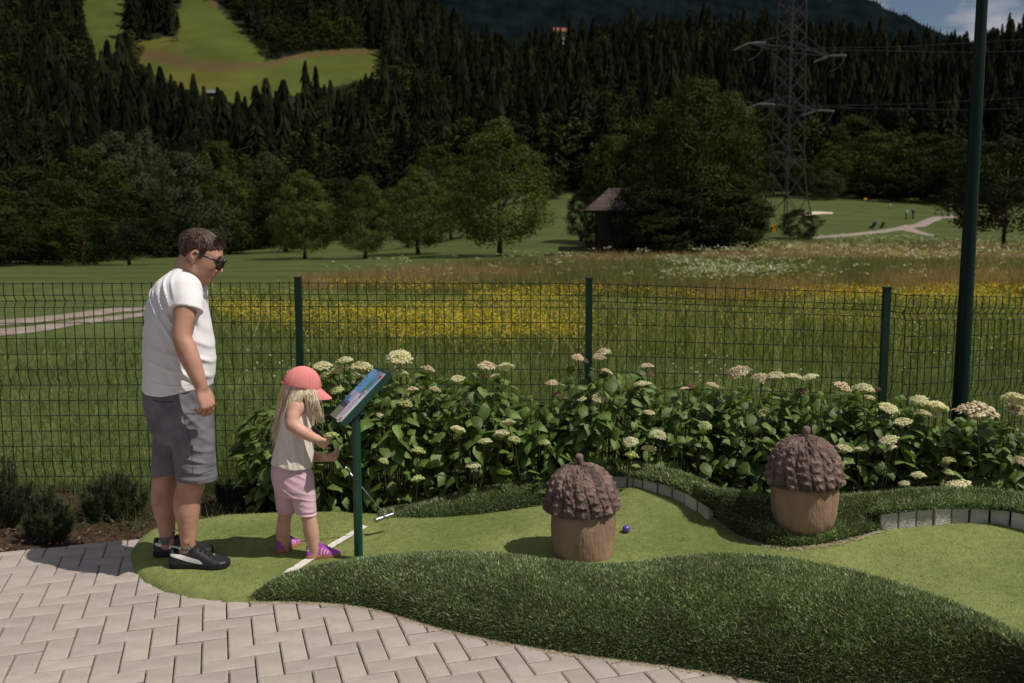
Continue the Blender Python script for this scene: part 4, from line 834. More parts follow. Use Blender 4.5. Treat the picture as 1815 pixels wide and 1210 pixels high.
def textobj(s, u, v_, size, m, parent):
    c = bpy.data.curves.new('lettering', 'FONT'); c.body = s; c.size = size; c.align_x = 'CENTER'; c.materials.append(m); o = bpy.data.objects.new('lettering', c); col.objects.link(o); o.parent = parent
    X_ = -Wd if True else Wd; Y_ = Lv; Z_ = X_.cross(Y_)
    if Z_.dot(Nn_) < 0: X_ = Wd; Z_ = X_.cross(Y_)
    Mx = Matrix((X_, Y_, Z_)).transposed().to_4x4(); Mx.translation = bp3(u, v_, .0058); o.parent = None; dg = bpy.context.evaluated_depsgraph_get(); me = bpy.data.meshes.new_from_object(o.evaluated_get(dg)); me.materials.clear(); me.materials.append(m); bpy.data.objects.remove(o); o = bpy.data.objects.new('lettering', me); col.objects.link(o); o.parent = parent; o.matrix_parent_inverse = pmat(parent).inverted(); o.matrix_world = Mx; o.location = Mx.translation; o.rotation_euler = Mx.to_euler()
textobj('MINIGOLF', .905, .36, .026, M_pd, sheet)
mb = MB(); mb.box(tuple(at(636, 729, sgY)), (.024, .024, .012)); mb.build('bracket', M_sg, sign)

# ---------------------------------------------------------------- acorns
M_body = mat('terracotta_body', (.20, .125, .085), (.37, .245, .165), scale=7, rough=.85, bump=.6, bscale=60, stretch=(1, 1, .35), c3=(.28, .175, .118))
M_cap = mat('acorn_cap', (.60, 0, 0), (1.45, 0, 0), attr=True, scale=16, rough=.75, bump=1, bscale=70)
M_stalk = mat('acorn_stalk', (.09, .058, .048), (.20, .135, .115), scale=16, rough=.8, bump=1, bscale=70)
def acorn(px, ybot, zb, Yd, prof, capR, capz, capH, label, seed, tilt=0):
    b = at(px, ybot, Yd); e = empty('acorn_figure', (b[0], Yd, zb), seed, label, 'garden figure'); r_ = np.random.default_rng(seed)
    n = 96; pr = resample(np.array([(r, 0, z) for r, z in prof]), 60); th = np.linspace(0, 2*PI, n, endpoint=False); T, I = np.meshgrid(th, np.arange(60)); rr = pr[I, 0]*(1+.012*(fbm(np.cos(T)*3+5+seed, np.sin(T)*3+I*.12)-.5)*2+.006*(fbm(T*9.0, I*.25+seed)-.5))
    Z_ = pr[I, 2]; P = np.stack([rr*np.cos(T), rr*np.sin(T), Z_], -1); P = np.concatenate([P, P[:, :1]], 1); link('body', npmesh('body', P.reshape(-1, 3), gridfaces(60, n+1), M_body, True), e, True)
    # cap: dome with knobbed scales
    m, n = 150, 300; ph = np.linspace(0, 1, m); th = np.linspace(0, 2*PI, n); T, Hh = np.meshgrid(th, ph)          # ph 0 underside .. 1 top
    a = (Hh-.14)/.86; ang = np.clip(a, 0, 1)*PI/2; rad = np.where(Hh < .14, capR*(.80+.20*np.sin(np.clip(Hh/.14, 0, 1)*PI/2)), capR*np.cos(ang)**.72); zz = np.where(Hh < .14, capz-.022*np.sin(Hh/.14*PI)-.0*Hh, capz+capH*np.sin(ang)**1.05)
    rows_ = 8; nc = 17; w = T*nc/(2*PI); s = np.clip(a, 0, 1)*rows_; sw = w+s*.07+.10*np.sin(s*1.3+T*2)
    gr = np.exp(-((sw-np.round(sw))/.09)**2)*.008; kc = np.floor(sw)+.5; row = s+.5*(np.floor(sw) % 2); dz = row-np.round(row)
    rnd = vnoise(np.floor(sw)*7.3+seed, np.round(row)*5.1); kn = np.exp(-(((sw-kc)/.26)**2+(dz/.27)**2))*(.0060+.004*rnd); kn += np.exp(-(((sw-kc)/.12)**2+(dz/.12)**2))*.004
    fade = np.clip(1.15-a, 0, 1)*np.clip(Hh/.12, 0, 1); disp = (kn-gr)*fade+(fbm(np.cos(T)*14+20, np.sin(T)*14+Hh*16)-.5)*.020*np.clip(Hh/.1, 0, 1)
    nrx = np.cos(ang)*.9+.1; nz_ = np.sin(ang); rad2 = rad+disp*nrx; z2 = zz+disp*nz_*np.clip(a*3, 0, 1)
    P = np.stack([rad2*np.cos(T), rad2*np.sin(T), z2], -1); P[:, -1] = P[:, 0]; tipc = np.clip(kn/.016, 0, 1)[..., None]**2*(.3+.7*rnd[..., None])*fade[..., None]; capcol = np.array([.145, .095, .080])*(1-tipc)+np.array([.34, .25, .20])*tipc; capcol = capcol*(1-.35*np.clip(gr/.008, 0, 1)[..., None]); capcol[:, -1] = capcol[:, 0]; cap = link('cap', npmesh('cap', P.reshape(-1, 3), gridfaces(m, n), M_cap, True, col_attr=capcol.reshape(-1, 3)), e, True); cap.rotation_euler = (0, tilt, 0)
    st = MB(); st.tube([(0, 0, capz+capH-.02), (.002, 0, capz+capH+.008), (.006, 0, capz+capH+.026), (.008, 0, capz+capH+.045), (.008, 0, capz+capH+.055)], [.026, .016, .02, .021, .010], 12); k_ = st.build('stalk', M_stalk, cap, smooth=True, local=True)
    return e
f1 = F/4.42
acorn(1033, 998, float(laneh(onz(1033, 985, .08)[None, :2])[0])-.025, 4.43, [(.10, 0), (.140, .003), (.150, .02), (.158, .09), (.162, .17), (.158, .25), (.150, .32), (.12, .345)], .184, .268, .205, 'nearer terracotta acorn with a knobbly brown cap, standing on the green by the purple ball', 3, .03)
acorn(1423, 950, .12, 4.58, [(.04, -.03), (.085, -.014), (.125, .02), (.155, .08), (.166, .16), (.168, .24), (.164, .33), (.13, .35)], .192, .290, .222, 'farther terracotta acorn with a domed cap, sitting on the turf bank on the right', 5, -.02)

# ---------------------------------------------------------------- golf ball
M_ball = mat('purple_ball', (.14, .06, .36), None, rough=.25, spec=.6)
bpz = onz(1110, 943, .08)[:2]; hz_ = float(laneh(np.array([bpz]))[0]); import bmesh
bm = bmesh.new(); bmesh.ops.create_icosphere(bm, subdivisions=4, radius=.0213)
for v_ in bm.verts:
    pass
me = bpy.data.meshes.new('golf_ball'); bm.to_mesh(me); bm.free(); me.materials.append(M_ball); me.polygons.foreach_set('use_smooth', [True]*len(me.polygons)); o = link('golf_ball', me); o.location = (bpz[0], bpz[1], hz_+.0215); tag(o, 'small purple golf ball lying on the putting green right of the nearer acorn', 'golf ball')
# a few bits of litter on the pavers and the green
M_bit = mat('dry_leaf', (.06, .035, .02), None, rough=.9)
for px_, py_, zz_ in [(806, 1118, 0), (750, 1103, 0), (885, 1133, 0), (1210, 957, .085)]:
    q_ = onz(px_, py_, zz_); s_ = .008; o = link('dry_leaf', pymesh('dry_leaf', [(-s_*1.5, 0, .002), (0, -s_*.6, .004), (s_*1.5, .002, .003), (0, s_*.6, .006)], [(0, 1, 2, 3)], M_bit)); o.location = q_+np.array([0, 0, .004]); tag(o, {806: 'largest of three brown dry bits on the pavers along the grass bank', 750: 'small brown dry bit on the pavers, leftmost by the grass bank', 885: 'tiny brown dry bit on the pavers, rightmost by the grass bank', 1210: 'tiny dark bit lying on the putting green between the acorns'}[px_], 'dry leaf')

# ---------------------------------------------------------------- wooden hut
M_wood = mat('grey_boards', (.022, .019, .018), (.05, .044, .040), scale=3, rough=.9, bump=1, bscale=30, stretch=(1, 1, .15), rand=.25)
M_shin = mat('wood_shingle', (.06, .042, .037), (.12, .088, .078), scale=6, rough=.9, bump=1, bscale=20, rand=.25)
d_ = 84.; hx = (1090-CX)/F*d_; hz0 = float(ground(hx, d_)); hut = empty('wooden_hut', (hx, d_, hz0), 0, 'old grey wooden hut with a shingled roof half hidden under the huge tree', 'hut')
x0 = (1059-CX)/F*d_; x1 = x0+5.2; zt = at(1065, 372, d_)[2]; zr = at(1090, 332, d_)[2]
MB().box(((x0+x1)/2, d_+2, (hz0+zt)/2-.2), ((x1-x0)/2-.06, 1.9, (zt-hz0)/2+.2)).build('wall', M_wood, hut)
nb = 18; bmh = zt-hz0+.3
bm_ = MB().box((0, 0, 0), (.135, .03, bmh/2)); bme = pymesh('board', bm_.v, bm_.f, M_wood)
for k in range(nb):
    o = link('board', bme, hut); o.location = (x0+.14+k*(x1-x0-.28)/(nb-1), d_+.05+.015*(k % 2), (hz0+zt)/2-.1)
ov = (1034-CX)/F*d_; ridx = (1082-CX)/F*d_; yr = d_+2
E = [V((ov, d_-.7, zt-.12)), V((x1+.8, d_-.7, zt-.12)), V((x1-.4, yr, zr)), V((ridx, yr, zr)), V((ov, d_+4.7, zt-.12)), V((x1+.8, d_+4.7, zt-.12))]
mb = MB(); mb.add(E, [(0, 1, 2, 3), (4, 0, 3), (5, 4, 3, 2), (1, 5, 2), (0, 4, 5, 1)]); mb.build('roof', M_shin, hut)
for k in range(11):
    s = k/11; s2 = (k+1)/11+.02; a0 = E[0].lerp(E[3], s); a1 = E[1].lerp(E[2], s); b0 = E[0].lerp(E[3], min(s2, 1)); b1 = E[1].lerp(E[2], min(s2, 1)); up_ = V((0, -.05, .07))
    mb = MB(); mb.add([a0+up_*1.3, a1+up_*1.3, b1+up_*.5, b0+up_*.5, a0, a1], [(0, 1, 2, 3), (4, 5, 1, 0)]); mb.build('shingle_course', M_shin, hut)
    a0 = E[0].lerp(E[3], s); a1 = E[4].lerp(E[3], s); b0 = E[0].lerp(E[3], min(s2, 1)); b1 = E[4].lerp(E[3], min(s2, 1)); up_ = V((-.05, 0, .07)); mb = MB(); mb.add([a1+up_*1.3, a0+up_*1.3, b0+up_*.5, b1+up_*.5, a1, a0], [(0, 1, 2, 3), (4, 5, 1, 0)]); mb.build('shingle_course', M_shin, hut)
# low timber edge and gravel patch left of the hut
q_ = gpt(1005, 455); o = MB().box((0, 0, .12), (1.9, .12, .14)).build('timber_edging', M_wood); o.location = q_; tag(o, 'low dark timber edging in the grass left of the hut', 'edging')

# ---------------------------------------------------------------- pylons
M_st = mat('pylon_steel', (.012, .011, .010), (.026, .024, .022), scale=2, rough=.6, spec=.4)
M_ins = mat('insulator', (.22, .22, .22), None, rough=.4)
def pylon(px, d, ybase, ytop, wbase, wtop, arms, label, detail=True, rz=.5, k_=1):
    x = (px-CX)/F*d; z0 = float(ground(x, d)) if ybase is None else at(px, ybase, d)[2]; zt = at(px, ytop, d)[2]; H = zt-z0; e = empty('electricity_pylon', (x, d, z0), rz, label, 'pylon'); r0, r1 = wbase/F*d/2, wtop/F*d/2
    def hw(z): return r0+(r1*1.12-r0)*min(1, z/(H*.2))**.7 if z < H*.2 else r1*(1.12-.35*(z-H*.2)/(H*.8))
    lr = .075*k_; cor = [(-1, -1), (1, -1), (1, 1), (-1, 1)]; lv = [0]; z = 0
    while z < H-1: z += max(1.5, hw(z)*1.75); lv.append(min(z, H))
    for a, b in cor: mb = MB(); mb.tube([(a*hw(z), b*hw(z), z) for z in lv], lr, 4); mb.build('leg', M_st, e, local=True)
    for i in range(len(lv)-1):
        for s in range(4):
            (a, b), (c, g) = cor[s], cor[(s+1) % 4]; z, y = lv[i], lv[i+1]; h0, h1 = hw(z), hw(y)
            for A, B in (((a*h0, b*h0, z), (c*h1, g*h1, y)), ((c*h0, g*h0, z), (a*h1, b*h1, y))): MB().bar(V(A), V(B), lr*.5, 4).build('brace', M_st, e, local=True)
            if i in (1, 3): MB().bar(V((a*h0, b*h0, z)), V((c*h0, g*h0, z)), lr*.8, 4).build('brace', M_st, e, local=True)
    for yy_, half in arms:
        z = at(px, yy_, d)[2]-z0; hl = half/F*d; h_ = hw(z)
        for sgn in (-1, 1):
            tipp = V((sgn*hl, 0, z)); mb = MB()
            for b in (-1, 1): mb.bar(V((sgn*h_, b*h_, z)), tipp, lr*.8, 4); mb.bar(V((sgn*h_, b*h_, z+hl*.22)), tipp, lr*.6, 4)
            for s in (.25, .5, .75): mb.bar(V((sgn*h_, -h_, z)).lerp(tipp, s), V((sgn*h_, h_, z+hl*.22)).lerp(tipp, s), lr*.5, 4); mb.bar(V((sgn*h_, h_, z)).lerp(tipp, s), V((sgn*h_, -h_, z)).lerp(tipp, max(0, s-.25)), lr*.45, 4)
            mb.build('crossarm', M_st, e, local=True)
            if detail:
                for dy in (-1, 1):
                    m_ = MB(); m_.tube([tipp, tipp+V((0, dy*1.2, -.15)), tipp+V((0, dy*2.4, -.35))], .10, 8); m_.build('insulator', M_ins, e, local=True)
                m_ = MB(); m_.tube([tipp+V((0, -2.4, -.35)), tipp+V((0, -1.9, -1.1)), tipp+V((0, -1.0, -1.7)), tipp+V((0, 0, -1.9))], .035, 6); m_.build('jumper_cable', M_ins, e, local=True)
    return e
py1 = pylon(1388, 112, None, -160, 72, 36, [(190, 74), (88, 100), (-40, 90)], 'big lattice electricity pylon between the huge tree and the fairway', rz=.55)
M_plate = mat('warning_plate', (.80, .36, .01), None, rough=.5)
q_ = at(1371, 404, 107.5); MB().box(tuple(q_), (.30, .03, .42)).build('warning_plate', M_plate, py1)
# second leg struts (outer stays of the base)
pylon(328, 400, 166, 60, 14, 9, [(78, 30), (101, 20), (126, 14)], 'small distant lattice pylon on the hillside meadow', detail=False, rz=.3, k_=2.0)
M_wire = mat('power_wire', (.04, .04, .04), None, rough=.5)
for k, (ya, hw_) in enumerate([(190, 74), (88, 100)]):
    for sgn in (-1, 1):
        a = V(at(1388+sgn*hw_*.85, ya, 112)); b = V(at(2300, ya-(40 if sgn > 0 else 75), 150)); mid = (a+b)/2-V((0, 0, 1.6)); o = MB().tube([a, a.lerp(mid, .5)-V((0, 0, .4)), mid, mid.lerp(b, .5)-V((0, 0, .4)), b], .022, 4).build('power_line', M_wire); tag(o, ['lower left power line running right from the pylon', 'lower right power line running right from the pylon', 'upper left power line running right from the pylon', 'upper right power line running right from the pylon'][k*2+(sgn > 0)], 'power line')

# ---------------------------------------------------------------- far house and grey roofs
M_hw = mat('white_wall', (.55, .53, .50), None, rough=.8); M_rr = mat('red_roof', (.20, .065, .035), None, rough=.8); M_gr = mat('grey_roof', (.12, .125, .14), None, rough=.7); M_win = mat('dark_window', (.02, .02, .025), None, rough=.3)
def house(px, d, ybase, ytop, wpx, mw, mr, label, name='house'):
    c = at(px, ybase, d); zt = at(px, ytop, d)[2]; h = zt-c[2]; w2 = wpx/F*d/2; e = empty(name, c, .1, label, 'house' if name == 'house' else 'shed'); MB().box((0, w2*.7, h*.25-3), (w2*.9, w2*.7, h*.3+3)).build('wall', mw, e, local=True)
    z1 = h*.52; mb = MB(); mb.add([(-w2*1.15, -w2*.25, z1), (w2*1.15, -w2*.25, z1), (w2*1.15, w2*1.65, z1), (-w2*1.15, w2*1.65, z1), (-w2*1.15, w2*.7, h), (w2*1.15, w2*.7, h)], [(0, 1, 5, 4), (2, 3, 4, 5), (0, 4, 3), (1, 2, 5), (3, 2, 1, 0)]); mb.build('roof', mr, e, local=True)
    for k in (-1, 0, 1): MB().box((k*w2*.5, -.06, h*.25), (w2*.12, .05, h*.12)).build('window', M_win, e, local=True)
house(994, 560, 66, 47, 22, M_hw, M_rr, 'tiny white house with a red roof on the far forest crest')
house(373, 330, 172, 158, 22, M_wood, M_gr, 'small grey-roofed shed at the lower edge of the hillside meadow', 'shed')
house(418, 335, 178, 168, 16, M_wood, M_gr, 'second smaller grey shed roof right of the first below the hillside meadow', 'shed')

# ---------------------------------------------------------------- golfers far away
def golfer(px, py, hpx, top, leg, label, lean=0):
    g_ = gpt(px, py); hh = hpx/F*g_[1]; e = empty('person', g_, 0, label, 'person'); s = hh/1.75; mt_ = mat('golfer_top', top, None, rough=.8); ml = mat('golfer_trousers', leg, None, rough=.8); ms_ = mat('golfer_skin', (.40, .24, .17), None)
    sk_ = MB(); sk_.tube([(.0, 0, 1.40*s), (.02*s, 0, 1.50*s), (.03*s, 0, 1.62*s), (.03*s, 0, 1.72*s), (.03*s, 0, 1.76*s)], [.05*s, .06*s, .10*s, .09*s, .03*s], 8); sk_.build('head', ms_, e, smooth=True, local=True)
    b = MB(); b.tube([(0, 0, .85*s), (0, 0, 1.0*s), (0, 0, 1.25*s), (0, 0, 1.40*s), (0, 0, 1.47*s)], [.16*s, .16*s, .20*s, .19*s, .07*s], 10)
    for k in (-1, 1): b.tube([(k*.19*s, 0, 1.40*s), (k*.24*s, -.04*s, 1.12*s), (k*.18*s, -.16*s, .92*s)], [.065*s, .05*s, .04*s], 6)
    b.build('shirt', mt_, e, smooth=True, local=True)
    l = MB()
    for k in (-1, 1): l.tube([(k*.08*s, 0, .92*s), (k*.10*s, 0, .5*s), (k*.11*s, lean*k*.1, .0)], [.10*s, .075*s, .055*s], 8)
    l.build('trousers', ml, e, smooth=True, local=True); sh = MB()
    for k in (-1, 1): sh.box((k*.11*s, -.05*s, .035*s), (.05*s, .13*s, .035*s))
    sh.build('shoes', M_pk, e, local=True)
golfer(1606, 389, 19, (.30, .33, .36), (.05, .12, .09), 'distant golfer in a grey top, left of the pair on the fairway', 1)
golfer(1618, 387, 18, (.03, .03, .05), (.06, .05, .05), 'distant golfer in dark clothes, right of the pair on the fairway')
golfer(1577, 371, 11, (.45, .40, .42), (.30, .25, .27), 'most distant golfer in pale clothes at the shade of the wood')
def bag(px, py, hpx, label, tilt):
    g_ = gpt(px, py); h_ = hpx/F*g_[1]; e = empty('golf_bag', g_, 0, label, 'golf bag'); m = MB(); t_ = V((math.sin(tilt), 0, math.cos(tilt))); m.tube([t_*h_*.12, t_*h_*.5, t_*h_*.8], [h_*.16, h_*.20, h_*.19], 10); m.build('bag', M_pk, e, local=True)
    c_ = MB(); 
    for k in range(4): c_.bar(t_*h_*.75, t_*h_*1.05+V((.03*k*h_-.05*h_, .04*h_, 0)), h_*.02, 4)
    c_.build('clubs', M_ins, e, local=True); wv = MB()
    for k in (-1, 1): wv.tube([(-.1*h_, k*.25*h_-.03*h_, .14*h_), (-.1*h_, k*.25*h_+.03*h_, .14*h_)], h_*.14, 10)
    wv.build('trolley_wheel', M_pk, e, local=True)
bag(1545, 405, 16, 'black golf bag on a trolley, left of the two beside the path', .5)
bag(1563, 404, 13, 'smaller black golf bag on a trolley, right of the two beside the path', .25)
g_ = gpt(1531, 369); fl = empty('flagstick', g_, 0, 'thin golf flagstick with a yellow flag on the distant green', 'flag'); MB().bar(V((0, 0, 0)), V((0, 0, 1.9)), .025, 6).build('stick', M_ins, fl, local=True); MB().box((.25, 0, 1.7), (.25, .01, .17)).build('flag', M_plate, fl, local=True)
print('things t', time.time()-T0)
# ---------------------------------------------------------------- soft volumes: signed distances blended on a grid, meshed by surface nets
class Vol:
    def __init__(s, lo, hi, h):
        s.h = h; s.lo = np.array(lo, float); s.n = np.ceil((np.array(hi)-s.lo)/h).astype(int)+1; s.a = np.full(s.n, 1.0, np.float32)
    def sub(s, lo, hi, pad):
        i0 = np.clip(np.floor((np.array(lo)-pad-s.lo)/s.h).astype(int), 0, s.n-1); i1 = np.clip(np.ceil((np.array(hi)+pad-s.lo)/s.h).astype(int)+1, 1, s.n); sl = tuple(slice(a, b) for a, b in zip(i0, i1))
        g = [s.lo[k]+s.h*np.arange(i0[k], i1[k]) for k in range(3)]; X, Y, Z = np.meshgrid(*g, indexing='ij'); return sl, X, Y, Z
    def put(s, sl, d, k):
        a = s.a[sl]; 
        if k <= 0: s.a[sl] = np.minimum(a, d); return
        h = np.clip(k-np.abs(a-d), 0, None)/k; s.a[sl] = np.minimum(a, d)-h*h*k*.25
    def cone(s, a, b, ra, rb, k=.01, fn=None, sq=None):
        a = np.array(a, float); b = np.array(b, float); m = max(ra, rb); sl, X, Y, Z = s.sub(np.minimum(a, b)-m, np.maximum(a, b)+m, k+2.5*s.h)
        ab = b-a; t = np.clip(((X-a[0])*ab[0]+(Y-a[1])*ab[1]+(Z-a[2])*ab[2])/max(ab @ ab, 1e-9), 0, 1)
        d = np.sqrt((X-a[0]-t*ab[0])**2+(Y-a[1]-t*ab[1])**2+(Z-a[2]-t*ab[2])**2)-(ra+(rb-ra)*t)
        if fn is not None: d = fn(d, X, Y, Z)
        s.put(sl, d, k)
    def chain(s, pts, rs, k=.01, smooth=True):
        pts = np.array([np.array(p, float) for p in pts]); rs = np.array(rs, float)
        if smooth and len(pts) > 2:       # Catmull-Rom through the joints so the outline stays fair
            P2, R2 = [], []
            for i in range(len(pts)-1):
                p0, p1, p2, p3 = pts[max(i-1, 0)], pts[i], pts[i+1], pts[min(i+2, len(pts)-1)]; r0, r1, r2, r3 = rs[max(i-1, 0)], rs[i], rs[i+1], rs[min(i+2, len(pts)-1)]
                for t in np.linspace(0, 1, 5)[:-1]:
                    w0, w1, w2, w3 = -t+2*t*t-t**3, 2-5*t*t+3*t**3, t+4*t*t-3*t**3, -t*t+t**3; P2.append(.5*(w0*p0+w1*p1+w2*p2+w3*p3)); R2.append(.5*(w0*r0+w1*r1+w2*r2+w3*r3))
            pts = np.array(P2+[pts[-1]]); rs = np.array(R2+[rs[-1]])
        m = rs.max(); sl, X, Y, Z = s.sub(pts.min(0)-m, pts.max(0)+m, k+2.5*s.h); d = np.full(X.shape, 9.)
        for a, b, ra, rb in zip(pts[:-1], pts[1:], rs[:-1], rs[1:]):
            ab = b-a; t = np.clip(((X-a[0])*ab[0]+(Y-a[1])*ab[1]+(Z-a[2])*ab[2])/max(ab @ ab, 1e-9), 0, 1); d = np.minimum(d, np.sqrt((X-a[0]-t*ab[0])**2+(Y-a[1]-t*ab[1])**2+(Z-a[2]-t*ab[2])**2)-(ra+(rb-ra)*t))
        s.put(sl, d, k)
    def ell(s, c, r, Rm=None, k=.01, cut=False, fn=None):
        c = np.array(c, float); r = np.array(r, float); m = r.max(); sl, X, Y, Z = s.sub(c-m, c+m, k+2.5*s.h); q = np.stack([X-c[0], Y-c[1], Z-c[2]], -1)
        if Rm is not None: q = q @ np.array(Rm)
        k0 = np.linalg.norm(q/r, axis=-1); k1 = np.linalg.norm(q/(r*r), axis=-1)+1e-9; d = k0*(k0-1)/k1
        if fn is not None: d = fn(d, X, Y, Z)
        if cut:
            a = s.a[sl]; h = np.clip(k-np.abs(a+d), 0, None)/max(k, 1e-6); s.a[sl] = np.maximum(a, -d)+h*h*k*.25
        else: s.put(sl, d, k)
    def loft(s, secs, k=.01, fn=None, ymod=None):
        """secs rows (z, cx, cy, rx, ry): stacked ellipses"""
        q = np.array(sorted(secs)); lo = [(q[:, 1]-q[:, 3]).min(), (q[:, 2]-q[:, 4]).min(), q[0, 0]]; hi = [(q[:, 1]+q[:, 3]).max(), (q[:, 2]+q[:, 4]).max(), q[-1, 0]]
        sl, X, Y, Z = s.sub(lo, hi, .03); zz = Z[0, 0]
        def ip(c):                        # smooth interpolation
            v = np.interp(zz, q[:, 0], q[:, c]); kk = max(3, int(.012/s.h)*2+1); ker = np.ones(kk)/kk; vp = np.pad(v, kk//2, mode='edge'); return np.convolve(vp, ker, 'valid')[:len(zz)]
        cx, cy, rx, ry = ip(1), ip(2), ip(3), ip(4); e = np.sqrt(((X-cx)/rx)**2+((Y-cy)/ry)**2); m = np.minimum(rx, ry); d = (e-1)*m*.9
        d = np.maximum(d, np.maximum(q[0, 0]-Z, Z-q[-1, 0]))
        if fn is not None: d = fn(d, X, Y, Z)
        s.put(sl, d, k)
    def mesh(s):
        a = s.a; ins = a < 0; c = np.zeros(tuple(np.array(a.shape)-1), np.int8)
        for i in (0, 1):
            for j in (0, 1):
                for k in (0, 1): c += ins[i:a.shape[0]-1+i, j:a.shape[1]-1+j, k:a.shape[2]-1+k]
        idx = np.argwhere((c > 0) & (c < 8)); acc = np.zeros((len(idx), 3)); cnt = np.zeros(len(idx)); offs = [(i, j, k) for i in (0, 1) for j in (0, 1) for k in (0, 1)]
        val = {o: a[idx[:, 0]+o[0], idx[:, 1]+o[1], idx[:, 2]+o[2]] for o in offs}
        for o in offs:
            for ax in range(3):
                if o[ax] == 0:
                    p = list(o); p[ax] = 1; p = tuple(p); A, B = val[o], val[p]; m = (A < 0) != (B < 0); t_ = np.where(m, A/(A-B+1e-12), 0); pt = np.tile(np.array(o, float), (len(idx), 1)); pt[:, ax] = t_; acc[m] += pt[m]; cnt[m] += 1
        v = s.lo+s.h*(idx+acc/cnt[:, None]); im = np.full(c.shape, -1, np.int32); im[tuple(idx.T)] = np.arange(len(idx)); F_ = []
        for ax in range(3):
            sl0 = [slice(None)]*3; sl1 = [slice(None)]*3; sl0[ax] = slice(0, -1); sl1[ax] = slice(1, None); A = ins[tuple(sl0)]; B = ins[tuple(sl1)]; e = np.argwhere(A != B); u, w_ = [(1, 2), (2, 0), (0, 1)][ax]
            ok = (e[:, u] > 0) & (e[:, w_] > 0) & (e[:, u] < c.shape[u]) & (e[:, w_] < c.shape[w_]) & (e[:, ax] < c.shape[ax]); e = e[ok]
            def g(du, dw): q = e.copy(); q[:, u] += du; q[:, w_] += dw; return im[tuple(q.T)]
            f = np.stack([g(-1, -1), g(0, -1), g(0, 0), g(-1, 0)], 1); fl = ~A[tuple(e.T)]; f[fl] = f[fl][:, ::-1]; F_.append(f)
        return v, np.concatenate(F_)
    def obj(s, name, m, parent, decim=None):
        v, f = s.mesh(); f = f[(f >= 0).all(1)]; return link(name, npmesh(name, v, f, m, True), parent)
def frame(x, up):
    x = np.array(x, float); x /= np.linalg.norm(x); up = np.array(up, float); z = up-x*(up @ x); z /= np.linalg.norm(z); y = np.cross(z, x); return np.stack([x, y, z], 1)       # columns x (forward), y (left), z (up)
def hand(vol, wrist, xd, palm, thumb, s=1.0, curl=(.5, .6, .5), spread=.0, thumb_in=.5, k=.004, fk=None):
    """wrist point, xd direction of the fingers, palm normal, thumb side vector"""
    x = np.array(xd, float); x /= np.linalg.norm(x); z = np.array(palm, float); z -= x*(z @ x); z /= np.linalg.norm(z); y = np.cross(z, x); y = y if y @ np.array(thumb) > 0 else -y; P = lambda a, b, c: np.array(wrist)+s*(x*a+y*b+z*c)
    M = np.stack([x, y, z], 1); vol.ell(P(.05, 0, 0), np.array([.052, .040, .017])*s, M, k=.012*s)
    for b in (.028, .009, -.011, -.029): vol.cone(P(.015, b*.5, 0), P(.085, b, -.001), .012*s, .0115*s, .012*s)
    vol.cone(P(.01, .02, .006), P(.045, .036, .010), .014*s, .014*s, .012*s)
    for i, (b, L_, r_) in enumerate([(.029, .072, .0092), (.0095, .080, .0095), (-.011, .074, .0090), (-.030, .058, .0080)]):
        p = P(.086-.004*(i-1.5)**2*.6, b, 0); a = 0; pts = [p]; rs = [r_*s*1.08]
        for sg, c in zip((.45, .31, .24), (curl if fk is None else fk[i])):
            a += c; p = p+s*L_*sg*(x*math.cos(a)+z*math.sin(a)+y*spread*(1.5-i)*.5); pts.append(p); rs.append(r_*s*(1.0 if len(pts) == 2 else .93 if len(pts) == 3 else .80))
        vol.chain(pts, rs, k*.6, False)
    p = P(.038, .036, .008); d1 = x*.75+y*.55+z*thumb_in*.6; d2 = x*.95+y*.05+z*thumb_in; d1 /= np.linalg.norm(d1); d2 /= np.linalg.norm(d2); q = p+d1*.034*s; r2 = q+d2*.03*s; vol.chain([p, q, r2], [.0135*s, .0112*s, .0088*s], .006*s)
def HP(c, Mh, s=1.0): return lambda x, y, z: np.array(c)+s*(Mh @ np.array([x, y, z]))
def head(vol, c, Mh, s=1.0, child=False, neck=None):
    p = HP(c, Mh, s); E = lambda q, r, k=.012, cut=False, R_=None: vol.ell(p(*q), np.array(r)*s, Mh if R_ is None else Mh @ R_, k=k*s, cut=cut); C_ = lambda a, b, ra, rb, k=.01: vol.cone(p(*a), p(*b), ra*s, rb*s, k*s)
    E((-.010, 0, .026), (.086, .073, .074)); E((.030, 0, -.018), (.066, .062, .080), .03); E((.043, 0, .026), (.050, .060, .058), .025)
    for sg in (-1, 1):
        C_((-.012, sg*.050, -.052), (.052, sg*.022, -.094), .016, .017, .022); E((.054, sg*.038, -.026), (.028, .021, .024), .03)                         # jaw, cheek
        E((.088, sg*.031, .008), (.016, .017, .011), .010, True); E((.078, sg*.031, .006), (.0125, .0125, .0125), .003)                                     # eye socket and eye
        E((-.006, sg*.084, -.002), (.0185, .0095, .030), .004, False, np.array(Matrix.Rotation(.25*1, 3, 'Y'))); E((-.003, sg*.093, .003), (.010, .006, .018), .003, True); E((.000, sg*.081, -.026), (.010, .008, .012), .003)
        E((.099, sg*.0115, -.032), (.009, .0075, .0075), .006)
    C_((.078, -.034, .026), (.078, .034, .026), .013, .013, .016)
    if child: C_((.086, 0, .0), (.097, 0, -.026), .008, .0105, .008)
    else: C_((.088, 0, .016), (.114, 0, -.026), .0090, .0120, .010); C_((.109, 0, -.024), (.098, 0, -.036), .010, .009, .006)
    E((.072, 0, -.096), (.024, .026, .021), .02); E((.060, 0, -.080), (.030, .034, .024), .025)
    E((.076, 0, -.054), (.022, .032, .022), .02); E((.0935, 0, -.0565), (.0105, .021, .0058), .006); E((.0915, 0, -.0690), (.0105, .018, .0064), .005); E((.106, 0, -.0630), (.010, .020, .0013), .002, True)

